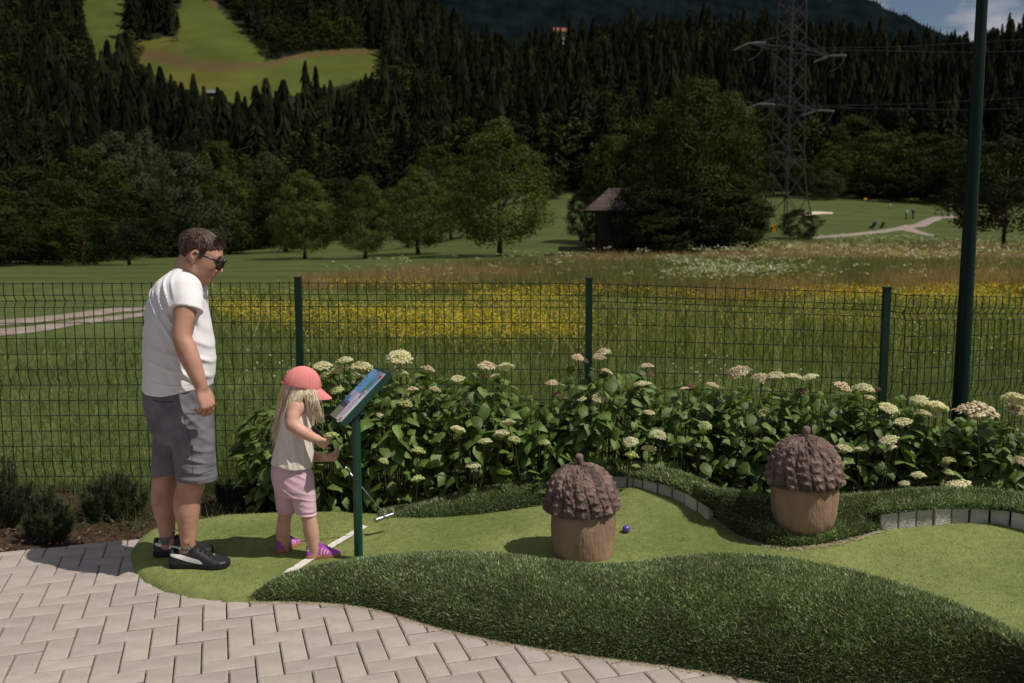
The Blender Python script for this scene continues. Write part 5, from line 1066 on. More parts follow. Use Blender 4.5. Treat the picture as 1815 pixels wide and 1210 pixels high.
# ---------------------------------------------------------------- materials for people
M_skin = mat('sun_skin', (.38, .195, .13), (.48, .265, .185), scale=14, rough=.5, bump=.03, bscale=120, spec=.35, sss=.12)
M_skin2 = mat('child_skin', (.52, .29, .205), (.60, .35, .26), scale=9, rough=.5, spec=.3, sss=.15)
M_shirt = mat('white_cotton', (.68, .665, .675), (.76, .745, .75), scale=5, rough=.9, bump=.07, bscale=28, spec=.1)
M_short = mat('grey_twill', (.125, .12, .135), (.175, .168, .185), scale=12, rough=.9, bump=.10, bscale=60, spec=.1)
M_stitch = mat('dark_stitch', (.06, .058, .066), None, rough=.9)
M_hair = mat('brown_hair', (.014, .007, .005), (.10, .056, .042), scale=3, rough=.45, stretch=(14, 30, 6), bump=.5, bscale=6, spec=.35)
M_blk = mat('black_plastic', (.008, .008, .009), None, rough=.2, spec=.5); M_lens = mat('dark_lens', (.004, .004, .005), None, rough=.06, spec=.8)
M_leather = mat('black_leather', (.010, .010, .012), (.020, .020, .022), scale=20, rough=.5, spec=.4, bump=.04, bscale=120); M_sole = mat('black_sole', (.012, .012, .013), None, rough=.75); M_wstripe = mat('white_leather', (.62, .58, .54), None, rough=.6)
M_sock = mat('grey_sock', (.13, .13, .14), None, rough=.9); M_gold = mat('gold_ring', (.75, .50, .18), None, rough=.25, metal=1)

def wr(X, Y, Z, items):
    """soft cloth folds: ridges along lines; items (point, direction across the fold, length dir, wavelength, amplitude, radius)"""
    w_ = 0
    for c, across, rad, wl, amp in items:
        c = np.array(c); ac = np.array(across, float); ac /= np.linalg.norm(ac); dx, dy, dz = X-c[0], Y-c[1], Z-c[2]; r2 = (dx*dx+dy*dy*.5+dz*dz)/rad**2; ph = (dx*ac[0]+dy*ac[1]+dz*ac[2])/wl*2*PI+np.sin(dz*23+dx*17)*.7
        w_ = w_+amp*np.exp(-r2)*((1-np.abs(np.sin(ph/2)))**1.6*1.1-.35+np.cos(ph*1.7+1)*.15)
    return w_
# ================================================================ the man
mY = 4.38; man = empty('person', onz(325, 1008, .06), 0, 'man in white T-shirt, grey shorts and dark sunglasses looking down at the girl', 'person')
def m3(px, py, Y=mY): return at(px, py, Y)
B = Vol([-2.02, 4.06, .04], [-1.30, 4.74, 1.72], .0043)
# torso under the clothes, neck
tz = [(490, 300, 352, .10), (510, 284, 362, .14), (560, 268, 364, .15), (620, 264, 370, .15), (670, 264, 368, .145), (720, 270, 368, .145), (760, 282, 368, .13)]
B.loft([(m3(0, y)[2], (m3(a, y)[0]+m3(b, y)[0])/2, mY, (m3(b, y)[0]-m3(a, y)[0])/2-.02, r) for y, a, b, r in tz], k=.03)
hc = m3(354, 452, 4.37); fwd = np.array([math.cos(R(26)), .08, -math.sin(R(26))]); Mh = frame(fwd, (0, 0, 1)); ns = 1.03
B.cone(m3(326, 502, 4.38), m3(338, 464, 4.375), .072, .060, .03); B.cone(m3(336, 496, 4.38), m3(352, 474, 4.375), .062, .055, .03)
head(B, hc, Mh, ns)
hp = HP(hc, Mh, ns)
# near arm
sh, el, wr_ = m3(331, 522, 4.225), m3(323, 594, 4.155), m3(357, 686, 4.14)
B.cone(m3(331, 512, 4.28), sh, .048, .052, .03); B.chain([sh, m3(328, 550, 4.185), el, m3(331, 620, 4.145), m3(344, 652, 4.14), wr_], [.054, .0515, .0425, .0465, .0395, .0285], .02); B.ell(m3(314, 592, 4.165), (.022, .026, .028), k=.02)
hx_ = np.array(m3(367, 716, 4.14))-wr_; hand(B, wr_, hx_, (-.75, .45, -.2), (.475, .77, .15), 1.04, curl=(.55, .55, .35), thumb_in=.6, fk=[(.45, .5, .3), (.6, .6, .4), (.75, .65, .4), (.95, .7, .4)])
# far arm (mostly hidden by the body)
s2, e2, w2 = m3(325, 510, 4.57), m3(316, 592, 4.62), m3(338, 668, 4.60)
B.cone(m3(328, 506, 4.5), s2, .055, .055, .03); B.chain([s2, e2, m3(324, 616, 4.61), w2], [.054, .043, .044, .028], .02); hand(B, w2, np.array(m3(346, 700, 4.60))-w2, (-.7, -.5, 0), (.5, -.8, .1), 1.0, curl=(.5, .5, .3))
# legs
yN, yF = 4.315, 4.47
B.chain([m3(338, 760, yN+.01), m3(339, 850, yN), m3(335, 872, yN), m3(333, 905, yN), m3(333, 950, yN), m3(334, 975, yN)], [.085, .066, .060, .056, .039, .0335], .02)
B.ell(m3(326, 893, yN), (.045, .05, .09), k=.03); B.ell(m3(343, 850, yN), (.05, .052, .05), k=.03)
B.chain([m3(305, 760, yF), m3(292, 842, yF), m3(291, 870, yF), m3(293, 905, yF), m3(296, 945, yF), m3(297, 966, yF)], [.085, .062, .058, .053, .037, .0325], .02); B.ell(m3(286, 886, yF), (.043, .048, .085), k=.03)
for (x_, y_, Yk) in ((334, 975, yN), (297, 966, yF)):
    a_ = m3(x_, y_, Yk); B.chain([a_, (a_[0]+.004, Yk, .125), (a_[0]+.05, Yk, .108), (a_[0]+.12, Yk, .094)], [.0335, .030, .022, .015], .01); B.cone(a_, (a_[0]-.026, Yk, .115), .032, .022, .01); B.ell((a_[0], Yk-.027, .180), (.013, .011, .014), k=.01)
body = B.obj('body', M_skin, man)
print('man body', time.time()-T0)
# T-shirt
S_ = Vol([-2.04, 4.06, .75], [-1.28, 4.72, 1.58], .006)
tz = [(474, 313, 342, .066), (480, 304, 349, .085), (488, 295, 356, .135), (498, 284, 360, .178), (515, 273, 363, .195), (545, 265, 365, .192), (575, 260, 371.5, .186), (605, 257.5, 377.5, .184), (640, 257.5, 380, .182), (660, 257.5, 378.5, .180), (676, 256.5, 375.5, .178), (692, 257, 372, .178)]
secs = [(m3(0, y)[2], (m3(a, y)[0]+m3(b, y)[0])/2, mY, (m3(b, y)[0]-m3(a, y)[0])/2, r) for y, a, b, r in tz]
folds = [(m3(288, 560, 4.25), (.9, 0, .45), .13, .045, .012), (m3(352, 640, 4.22), (.65, 0, .75), .12, .06, .006), (m3(285, 650, 4.2), (.3, 0, 1), .16, .07, .007), (m3(330, 672, 4.2), (.75, 0, .5), .10, .05, .008), (m3(300, 520, 4.22), (1, 0, .25), .09, .04, .010), (m3(365, 580, 4.22), (.75, 0, .6), .07, .04, .006)]
zh = m3(300, 689, mY)[2]
def shirtfn(d, X, Y, Z): return np.maximum(d-wr(X, Y, Z, folds)*1.1-.004*(fbm(X*9+3, Z*7+Y*5, 2)-.5), (zh+.012*np.sin(X*16)+(.028*np.clip((X-m3(340, 0)[0])/.12, 0, 1))-Z)*.9)
S_.loft(secs, k=.0, fn=shirtfn)
a_, b_ = m3(330, 513, 4.245), m3(333, 562, 4.18); ax = b_-a_; axn = ax/np.linalg.norm(ax); hemp = m3(332, 548, 4.18); hn = np.array([.22, 0, -.97]); hn = axn*.9+np.array([-.22, 0, -.1]); hn /= np.linalg.norm(hn)
def sleeve(hem, hn, ry=0):
    return lambda d, X, Y, Z: np.maximum(d-.0035*np.cos((X*7+Z*16)*2.6+Y*9)*np.clip((1.42-Z)*8, 0, 1), ((X-hem[0])*hn[0]+(Y-hem[1])*hn[1]+(Z-hem[2])*hn[2]))
S_.cone(a_, b_, .070, .0735, .06, fn=sleeve(hemp, hn))
a2, b2 = m3(325, 506, 4.54), m3(318, 566, 4.61); h2_ = m3(319, 548, 4.59); ax2 = (b2-a2)/np.linalg.norm(b2-a2); S_.cone(a2, b2, .078, .075, .035, fn=sleeve(h2_, ax2))
# hollow the sleeve mouths, the neck and the hem so the limbs come out of cloth
def carve(vol, a, b, ra, rb):
    a = np.array(a); b = np.array(b); m = max(ra, rb); sl, X, Y, Z = vol.sub(np.minimum(a, b)-m, np.maximum(a, b)+m, .01); ab = b-a; t_ = np.clip(((X-a[0])*ab[0]+(Y-a[1])*ab[1]+(Z-a[2])*ab[2])/(ab @ ab), 0, 1); d = np.sqrt((X-a[0]-t_*ab[0])**2+(Y-a[1]-t_*ab[1])**2+(Z-a[2]-t_*ab[2])**2)-(ra+(rb-ra)*t_); vol.a[sl] = np.maximum(vol.a[sl], -d)
carve(S_, m3(338, 482, 4.38), m3(347, 462, 4.375), .062, .066)
shirt = S_.obj('t_shirt', M_shirt, man)
# printed letters on the chest (only their edge shows)
def drape(vol, pts, off=.0012, side=-1):
    """for (x, z) points find the cloth surface on the near side"""
    out = []
    for x, z in pts:
        i = int(round((x-vol.lo[0])/vol.h)); k = int(round((z-vol.lo[2])/vol.h)); i = min(max(i, 0), vol.n[0]-1); k = min(max(k, 0), vol.n[2]-1)
        u_ = (x-vol.lo[0])/vol.h; w_ = (z-vol.lo[2])/vol.h; i = int(min(max(math.floor(u_), 0), vol.n[0]-2)); k = int(min(max(math.floor(w_), 0), vol.n[2]-2)); fu, fw_ = u_-i, w_-k
        c_ = (vol.a[i, :, k]*(1-fu)+vol.a[i+1, :, k]*fu)*(1-fw_)+(vol.a[i, :, k+1]*(1-fu)+vol.a[i+1, :, k+1]*fu)*fw_; j = np.argmax(c_ < 0) if side < 0 else len(c_)-1-np.argmax(c_[::-1] < 0)
        if side < 0:
            if c_[j] >= 0: out.append(None); continue
            y = vol.lo[1]+vol.h*(j-1+c_[j-1]/(c_[j-1]-c_[j])) if j > 0 else vol.lo[1]
            y -= off
        out.append((x, y, z))
    return out
def drape_strip(name, vol, A, B_, m, parent, n=24, nw=5, off=.0015):
    A = resample(np.array([(a[0], a[1]) for a in A]), n); B_ = resample(np.array([(a[0], a[1]) for a in B_]), n); P = []
    for k in range(nw):
        s = k/(nw-1); q = drape(vol, A*(1-s)+B_*s, off); last = next((p for p in q if p), (0, 0, 0))
        for p in q:
            if p is None: p = last
            last = p; P.append(p)
    return link(name, npmesh(name, P, gridfaces(nw, n), m, True), parent)
def xz(px, py, Y): p = at(px, py, Y); return (p[0], p[2])
for y0_, y1_ in ((573, 578), (580, 585), (587, 590)): drape_strip('shirt_print', S_, [xz(367.0, y0_, 4.25), xz(371.5, y0_, 4.25)], [xz(367.0, y1_, 4.25), xz(372, y1_, 4.25)], M_pk, shirt, 6, 4)
drape_strip('hem_seam', S_, [xz(262, 676.5, 4.2), xz(300, 683, 4.2), xz(345, 684.5, 4.2), xz(366, 680, 4.2)], [xz(262, 677.4, 4.2), xz(300, 683.9, 4.2), xz(345, 685.4, 4.2), xz(366, 681, 4.2)], mat('shirt_stitch', (.50, .50, .53), None, rough=.9), shirt, 40, 3)
drape_strip('hem_seam', S_, [xz(311, 537, 4.15), xz(330, 541, 4.15), xz(352, 549, 4.15)], [xz(311, 538, 4.15), xz(330, 542, 4.15), xz(352, 550, 4.15)], bpy.data.materials['shirt_stitch'], shirt, 24, 3)
# shorts
H_ = Vol([-2.02, 4.10, .46], [-1.28, 4.68, 1.04], .006)
hz = [(672, 259, 372, .160), (685, 256.5, 373, .168), (707, 257, 374.5, .178), (735, 264, 375.5, .178), (757, 270, 376.5, .172), (780, 281, 377, .15)]
fold2 = [(m3(300, 770, 4.2), (.5, 0, -.9), .11, .06, .011), (m3(340, 820, 4.2), (.3, 0, 1), .10, .055, .010), (m3(330, 740, 4.2), (.8, 0, .5), .12, .07, .007), (m3(360, 790, 4.2), (.7, 0, .6), .09, .06, .006), (m3(345, 843, 4.2), (.1, 0, 1), .08, .035, .006)]
H_.loft([(m3(0, y)[2], (m3(a, y)[0]+m3(b, y)[0])/2, mY, (m3(b, y)[0]-m3(a, y)[0])/2, r) for y, a, b, r in hz], k=.0, fn=lambda d, X, Y, Z: d-wr(X, Y, Z, fold2))
def hemcut(p, n): return lambda d, X, Y, Z: np.maximum(d-wr(X, Y, Z, fold2)*.9-.003*np.cos(Z*150)*np.exp(-((Z-p[2]-.012)/.02)**2), ((X-p[0])*n[0]+(Y-p[1])*n[1]+(Z-p[2])*n[2]))
hN = m3(349, 850, yN); H_.cone(m3(336, 742, yN+.025), m3(351, 862, yN), .104, .094, .03, fn=hemcut(hN, (-.04, 0, -.999)))
hF = m3(296, 838, yF); H_.cone(m3(312, 745, yF-.01), m3(297.5, 852, yF), .102, .083, .03, fn=hemcut(hF, (.20, 0, -.98)))
# a crease between the legs
cr_a, cr_b = m3(309, 790, 4.30), m3(315, 850, 4.34); carve(H_, m3(304, 785, 4.26), m3(314, 862, 4.33), .006, .018)
carve(H_, m3(345, 825, yN), m3(351, 862, yN), .062, .084); carve(H_, m3(299, 815, yF), m3(297, 852, yF), .060, .073)
shorts = H_.obj('shorts', M_short, man)
drape_strip('pocket', H_, [xz(269, 709, 4.2), xz(288, 712, 4.2), xz(305, 711, 4.2)], [xz(269, 711.2, 4.2), xz(288, 714.2, 4.2), xz(305, 713.2, 4.2)], M_stitch, shorts)
drape_strip('pocket', H_, [xz(326, 733, 4.2), xz(338, 737, 4.2), xz(343, 730, 4.2)], [xz(326, 735, 4.2), xz(339, 739, 4.2), xz(345, 731, 4.2)], M_stitch, shorts)
drape_strip('belt_loop', H_, [xz(302, 682, 4.2), xz(302, 697, 4.2)], [xz(305, 682, 4.2), xz(305, 697, 4.2)], M_stitch, shorts, 8, 3, .004)
drape_strip('side_seam', H_, [xz(322, 742, 4.2), xz(334, 790, 4.2), xz(338, 846, 4.2)], [xz(323, 742, 4.2), xz(335, 790, 4.2), xz(339, 846, 4.2)], M_stitch, shorts, 30, 3)
drape_strip('hem_seam', H_, [xz(317, 840.5, 4.2), xz(350, 843, 4.2), xz(379, 839, 4.2)], [xz(317, 841.6, 4.2), xz(350, 844, 4.2), xz(379, 840, 4.2)], M_stitch, shorts, 30, 3)
# hair
Hr = Vol(hc-.17, hc+.17, .0028); Mi = Mh
def hairfn(d, X, Y, Z):
    q = (np.stack([X, Y, Z], -1)-hc) @ Mh/ns; x, y, z = q[..., 0], q[..., 1], q[..., 2]; ang = np.arctan2(np.abs(y)+.002, z+.03)
    az = np.arctan2(y, x+.055+(z-.1)*.15); rr2 = np.sqrt((x+.055)**2+y*y); st_ = .0020*np.cos(az*30+2.2*np.sin(rr2*60+az*3))+.0014*np.cos(az*71+3*np.sin(rr2*45))+.0015*np.sin(z*55+az*5)
    line = np.interp(x, [-.15, -.075, -.050, -.022, .002, .012, .026, .038, .060, .075, .12], [-.058, -.056, -.034, .026, .022, -.020, -.012, .044, .058, .066, .085])      # lower edge of the hair seen from the side
    top_ = np.interp(np.abs(y), [0, .03, .05, .08], [.066, .070, .060, .0]); lim = np.where(x > .055, np.maximum(line, top_-(x-.07)*.3), line)
    return np.maximum(d-st_, lim-z+.0022*np.cos(x*90+y*120))
Hr.ell(hp(-.014, 0, .034), np.array([.0985, .0835, .0850])*ns, Mh, k=0, fn=hairfn); Hr.ell(hp(.030, 0, .048), np.array([.062, .064, .049])*ns, Mh, k=.012, fn=hairfn)
hair = Hr.obj('hair', M_hair, man)
hs = MB(); rr_ = random.Random(4)
for k in range(1300):                      # loose strands
    th_ = rr_.uniform(-2.9, 2.9); el_ = rr_.uniform(.25, 1.35); d0_ = np.array([math.cos(th_)*math.cos(el_), math.sin(th_)*math.cos(el_), math.sin(el_)]); c0 = np.array([-.013, 0, .034])+d0_*np.array([.097, .082, .083]); ft = np.array([.25 if c0[0] > -.02 else -.35, d0_[1]*.3, -.6 if c0[0] < .04 else -.1]); l_ = rr_.uniform(.018, .04)
    if c0[0] > .03 and c0[2] < .078: continue
    if c0[0] > .03: ft = np.array([.9, d0_[1]*.3, .05-.3*rr_.random()]); c0[0] = min(c0[0], .075)
    p0_ = c0; p1_ = c0+ft*l_*.5+d0_*.006; p2_ = c0+ft*l_+d0_*.002; hs.tube([hp(*p0_), hp(*p1_), hp(*p2_)], [.0010, .0009, .0003], 3, False)
hs.build('hair_strands', M_hair, hair)['kind'] = 'stuff'
# sunglasses
g = empty('sunglasses', hc, 0, None); g.parent = man; g.matrix_parent_inverse = pmat(man).inverted()
def hb(name, pts, r, m, parent, n=6): mb = MB(); mb.tube([hp(*p) for p in pts], r, n); return mb.build(name, m, parent, smooth=True)
for sg in (-1, 1):
    hb('temple_arm', [(.104, sg*.068, .016), (.085, sg*.082, .019), (.03, sg*.087, .014), (-.002, sg*.088, .010), (-.022, sg*.087, -.004)], [.0045, .0045, .0038, .0032, .003], M_blk, g)
    mb = MB(); pts = [(.112, .010, .022), (.113, .035, .027), (.106, .064, .024), (.098, .069, .006), (.101, .058, -.017), (.109, .034, -.024), (.114, .014, -.015)]
    mb.add([hp(a, sg*b, c) for a, b, c in pts]+[hp(a-.004, sg*b, c) for a, b, c in pts], [tuple(range(7)), tuple(range(13, 6, -1))]+[(i, i+7, (i+1) % 7+7, (i+1) % 7) for i in range(7)]); mb.build('lens', M_lens, g)
    hb('rim', [(a+.001, sg*b, c) for a, b, c in pts]+[(.113, sg*.010, .020)], .0026, M_blk, g)
hb('rim', [(.104, -.070, .018), (.114, -.04, .025), (.115, 0, .021), (.114, .04, .025), (.104, .070, .018)], [.004, .0045, .004, .0045, .004], M_blk, g)
# mouth line and brow
hb('eyebrow', [(.088, -.05, .034), (.095, -.034, .040), (.096, -.014, .034)], [.002, .004, .002], M_hair, man); hb('eyebrow', [(.088, .05, .034), (.095, .034, .040), (.096, .014, .034)], [.002, .004, .002], M_hair, man)
# ring
rp = MB(); 
# shoes
TX, TZ = [-.01, .0, .03, .07, .095, .12, .17, .215, .25, .275, .287, .295], [.070, .092, .088, .078, .092, .106, .080, .056, .047, .041, .034, .024]
def shoe(parent, heel, ang, L_, m_up, m_sole, m_stripe, m_lace, label=None, stripes='swoosh', low=True, pitch_=0, zs=1.0):
    s = L_/.29; V_ = Vol([-.03*s, -.07*s, -.01], [.32*s, .07*s, .145*s], .0042 if L_ > .2 else .0028); U = Vol(V_.lo, V_.lo+V_.n*V_.h, V_.h); c = lambda *a: np.array(a)*s
    # sole
    for (a, b, w_) in ((c(.035, 0, .016), c(.12, .002, .016), .036), (c(.12, .002, .016), c(.235, .004, .016), .043)): pass
    def solefn(hi_, lo_): return lambda d, X, Y, Z: np.maximum(np.maximum(d, Z-hi_(X)), lo_-Z)
    SO = Vol(V_.lo, V_.lo+V_.n*V_.h, V_.h); outl = lambda X: np.interp(X/s, [-.01, 0, .02, .06, .12, .18, .225, .26, .283, .292], [.010, .027, .036, .038, .038, .046, .049, .043, .028, .012])*s
    sl, X, Y, Z = SO.sub(V_.lo, V_.lo+V_.n*V_.h, 0); yc = .004*s*np.sin(X/s*9); w_ = outl(X); dd_ = np.abs(Y-yc)-w_; SO.a[sl] = np.maximum(np.maximum(dd_, Z-.030*s-.006*s*np.clip(X/s-.25, 0, 1)*10), .0-Z+np.clip(X/s-.24, 0, 1)**2*6*s*.05)
    U.a[:] = 1; topz = np.interp(X/s, TX, TZ)*s
    hw_ = np.interp(X/s, [-.005, .004, .03, .07, .12, .18, .225, .262, .282, .29], [.012, .026, .034, .034, .036, .044, .047, .041, .028, .012])*s; cz = .024*s; zr_ = np.clip(topz-cz, .004, None); e = (np.abs((Y-yc)/hw_)**2.4+np.abs((Z-cz)/zr_)**2.2)**(1/2.3); U.a[sl] = np.maximum(np.maximum((e-1)*np.minimum(hw_, zr_), .012*s-Z), np.maximum(-.004*s-X, X-.288*s)); SO.a[sl] = np.maximum(SO.a[sl], np.maximum(-.006*s-X, X-.289*s))
    carve(U, c(.040, 0, .082), c(.070, 0, .075), .024*s, .026*s); carve(U, c(.036, 0, .120), c(.084, 0, .125), .030*s, .030*s)
    e_ = empty('shoe', heel, ang, None); e_.rotation_euler = (0, pitch_, ang); e_.scale = (1, 1.22, zs); e_.parent = parent; e_.matrix_parent_inverse = pmat(parent).inverted(); 
    def lk(vol, name, m):
        v, f = vol.mesh(); f = f[(f >= 0).all(1)]; o = link(name, npmesh(name, v, f, m, True), e_, True); return o
    lk(SO, 'sole', m_sole); up = lk(U, 'upper', m_up)
    def st(A, B_, m, side):
        n = 20; A = resample(np.array(A)*s, n); B2 = resample(np.array(B_)*s, n); P = []
        for k in range(5):
            q = A*(1-k/4)+B2*k/4
            for x, z in q:
                hw2 = np.interp(x/s, [-.005, .004, .03, .07, .12, .18, .225, .262, .282, .29], [.012, .026, .034, .034, .036, .044, .047, .041, .028, .012])*s; tz_ = np.interp(x/s, TX, TZ)*s; r_ = min(abs((z-.024*s)/(tz_-.024*s)), .97)
                P.append((x, .004*s*math.sin(x/s*9)+side*(hw2*(1-r_**2.2)**(1/2.4)+.0016), z))
        return link('stripe', npmesh('stripe', P, gridfaces(5, n), m, True), e_, True)
    for side in (-1, 1):
        if stripes == 'swoosh': st([(.010, .062), (.05, .052), (.10, .036), (.165, .028)], [(.010, .073), (.055, .070), (.115, .058), (.165, .046), (.178, .031)], m_stripe, side)
        else:
            for k in range(3): st([(.112+.026*k, .034), (.126+.024*k, .078-.010*k)], [(.124+.026*k, .034), (.138+.024*k, .076-.010*k)], m_stripe, side)
            st([(.004, .060), (.02, .064), (.04, .060)], [(.004, .084), (.02, .086), (.036, .080)], m_stripe, side)
    lc = MB()
    for k in range(5):
        x = .105+.022*k; z = np.interp(x, [.095, .12, .17, .215], [.096, .108, .084, .060])+.002; w0 = .020-.001*k; lc.tube([c(x, -w0, z-.010), c(x+.004, 0, z+.001), c(x+.008, w0, z-.012)], .0028*s, 5)
        lc.tube([c(x, w0, z-.010), c(x+.006, 0, z+.003), c(x+.01, -w0, z-.012)], .0025*s, 5)
    for sg in (-1, 1): lc.tube([c(.103, 0, .112), c(.096, sg*.016, .128), c(.110, sg*.030, .112), c(.120, sg*.020, .100)], .0024*s, 5)
    lc.build('laces', m_lace, e_, local=True); return e_
gz_ = .058
nh = m3(306, 1008, yN-.005); shoe(man, (nh[0]-.004, yN-.005, float(laneh(np.array([[nh[0]+.1, yN]]))[0])), R(-3), .285, M_leather, M_sole, M_wstripe, M_leather)
fh = m3(277, 1003, yF); shoe(man, (fh[0]-.002, yF, float(laneh(np.array([[fh[0]+.1, yF]]))[0])), R(4), .285, M_leather, M_sole, M_wstripe, M_leather)
for x_, Yk in ((334, yN), (297, yF)):
    a_ = m3(x_, 975, Yk); sk = MB(); sk.lathe([(.0355, -.04), (.037, .0), (.0365, .005), (.033, .006)], 20, (a_[0]+.001, Yk, .144)); sk.build('sock', M_sock, man, smooth=True)
print('man', time.time()-T0)

# ================================================================ the girl
girl = empty('person', onz(536, 998, .06), 0, 'small girl with a pink cap and long blond hair leaning over her golf putter', 'person')
gY = 4.43; g3 = lambda px, py, Y=gY: at(px, py, Y)
G_ = Vol([-1.30, 4.18, .04], [-.74, 4.76, 1.06], .0036)
gs = [(708, 512, 540, .075), (722, 505, 546, .085), (745, 503, 547, .085), (780, 500, 546, .085), (815, 496, 545, .085), (850, 492, 546, .09), (865, 492, 548, .085)]
G_.loft([(g3(0, y)[2], (g3(a, y)[0]+g3(b, y)[0])/2, gY, (g3(b, y)[0]-g3(a, y)[0])/2, r) for y, a, b, r in gs], k=.03)
gh = g3(535, 693, 4.41); gf = np.array([.80, .22, -.52]); GM = frame(gf, (.25, 0, 1)); gsz = .76; gp = HP(gh, GM, gsz)
G_.cone(g3(525, 718, 4.43), g3(531, 703, 4.42), .036, .034, .02); head(G_, gh, GM, gsz, child=True)
# near (right) arm
a0, a1, a2_ = g3(525, 722, 4.345), g3(518, 752, 4.30), g3(563, 778, 4.33)
G_.cone(g3(527, 717, 4.39), a0, .036, .036, .02); G_.chain([a0, g3(519, 738, 4.315), a1], [.035, .033, .029], .015); G_.chain([a1, g3(536, 765, 4.30), g3(552, 774, 4.315), a2_], [.029, .030, .025, .020], .015)
PT, PB = g3(555, 757, 4.40), np.array(g3(681, 914, 4.74)); pd = (PB-PT)/np.linalg.norm(PB-PT)
hand(G_, a2_, pd*.85+np.array([.40, .12, .0]), (.1, .9, .25), (.45, -.1, -.8), .62, curl=(.8, .8, .6), thumb_in=.3, k=.003, fk=[(.15, .25, .1), (.9, .9, .6), (1.0, .9, .6), (1.0, .9, .6)])
# far (left) arm reaching across to the lower grip
b0, b1, b2_ = g3(547, 724, 4.52), g3(545, 800, 4.56), g3(579, 811, 4.47)
G_.cone(g3(535, 717, 4.47), b0, .036, .034, .02); G_.chain([b0, b1], [.033, .028], .015); G_.chain([b1, g3(556, 808, 4.54), b2_], [.028, .028, .019], .015)
hand(G_, b2_, (.88, -.30, .10), (.25, -.55, .75), (.1, .2, .9), .62, curl=(.8, .9, .6), thumb_in=.5, k=.003, fk=[(.7, .9, .6), (.75, .9, .6), (.8, .9, .6), (.6, .5, .3)])
# legs
lY, rY = 4.50, 4.40
G_.chain([g3(508, 850, lY-.02), g3(508, 900, lY), g3(503, 925, lY), g3(502, 945, lY), g3(502, 970, lY), g3(502, 982, lY)], [.050, .036, .034, .036, .027, .025], .015)
G_.chain([g3(537, 850, rY+.02), g3(545, 905, rY), g3(549, 925, rY), g3(552, 945, rY), g3(557, 974, rY), g3(557, 984, rY)], [.050, .037, .036, .037, .027, .025], .015)
ldir = np.array([math.cos(R(68)), math.sin(R(68)), 0]); rdir = np.array([math.cos(R(14)), math.sin(R(14)), 0])
for p_, Yk, dr in ((g3(502, 984, lY), lY, ldir), (g3(557, 986, rY), rY, rdir)):
    q = np.array(p_); G_.chain([q, q+dr*.02+np.array([0, 0, -.012]), q+dr*.06+np.array([0, 0, -.022])], [.022, .016, .010], .008); G_.cone(q, q-dr*.012+np.array([0, 0, -.014]), .021, .014, .008)
G_.obj('body', M_skin2, girl)
# linen top
M_top = mat('cream_linen', (.66, .60, .53), (.76, .70, .63), scale=6, rough=.95, bump=.12, bscale=60, spec=.05); M_pink = mat('pink_jersey', (.56, .36, .43), (.64, .44, .50), scale=7, rough=.9, bump=.06, bscale=60, spec=.1)
Tt = Vol([-1.32, 4.24, .50], [-.80, 4.68, .96], .0045)
ts = [(716, 509, 545, .088), (726, 500, 548.5, .098), (745, 497, 551, .104), (765, 494, 553.5, .112), (785, 489, 555, .118), (803, 485, 556, .122), (818, 481, 555, .126), (838, 480, 553, .128)]
hemz = lambda X: np.interp(X, [g3(480, 0)[0], g3(500, 0)[0], g3(525, 0)[0], g3(538, 0)[0], g3(552, 0)[0]], [g3(0, 818)[2], g3(0, 823)[2], g3(0, 826)[2], g3(0, 829)[2], g3(0, 840)[2]])
tf = [(g3(505, 800, 4.3), (1, 0, .15), .12, .045, .006), (g3(535, 800, 4.3), (1, 0, -.1), .10, .038, .006), (g3(530, 760, 4.3), (.8, 0, .5), .07, .04, .004)]
Tt.loft([(g3(0, y)[2], (g3(a, y)[0]+g3(b, y)[0])/2, gY, (g3(b, y)[0]-g3(a, y)[0])/2, r) for y, a, b, r in ts], k=0, fn=lambda d, X, Y, Z: np.maximum(d-wr(X, Y, Z, tf), hemz(X)-Z))
carve(Tt, g3(527, 720, 4.34), g3(519, 745, 4.30), .045, .043); carve(Tt, g3(547, 720, 4.53), g3(547, 750, 4.56), .040, .038)
top_o = Tt.obj('linen_top', M_top, girl)
stp = MB(); stp.tube([g3(533, 716, 4.355), g3(529, 709, 4.38), g3(521, 712, 4.385), g3(514, 722, 4.35)], .0065, 6); stp.tube([g3(545, 728, 4.37), g3(541, 716, 4.40), g3(535, 710, 4.41)], .006, 6); stp.build('shoulder_strap', M_top, top_o, smooth=True)
# pink shorts
Pp = Vol([-1.32, 4.24, .22], [-.80, 4.66, .66], .0042)
ps = [(812, 485, 549, .100), (828, 481.5, 551, .108), (845, 482, 551.5, .110), (862, 486, 552.5, .106), (876, 492, 553, .09)]
pf = [(g3(530, 850, 4.3), (.6, 0, .8), .08, .035, .0035), (g3(545, 895, 4.3), (.3, 0, 1), .07, .03, .004), (g3(505, 890, 4.3), (.6, 0, .7), .06, .03, .004)]
Pp.loft([(g3(0, y)[2], (g3(a, y)[0]+g3(b, y)[0])/2, gY, (g3(b, y)[0]-g3(a, y)[0])/2, r) for y, a, b, r in ps], k=0, fn=lambda d, X, Y, Z: d-wr(X, Y, Z, pf))
def ph_(p, n): return lambda d, X, Y, Z: np.maximum(d-wr(X, Y, Z, pf)-.0025*np.cos((Z-p[2])*260)*np.exp(-((Z-p[2]-.01)/.014)**2), ((X-p[0])*n[0]+(Z-p[2])*n[2]))
Pp.cone(g3(507, 852, lY-.03), g3(509, 918, lY), .064, .0475, .02, fn=ph_(g3(508, 907, lY), (.05, 0, -.99))); Pp.cone(g3(533, 850, rY+.02), g3(545, 924, rY), .066, .0475, .02, fn=ph_(g3(544, 912, rY), (-.14, 0, -.99)))
carve(Pp, g3(508, 895, lY), g3(508, 920, lY), .036, .042); carve(Pp, g3(543, 897, rY), g3(545.5, 924, rY), .036, .042)
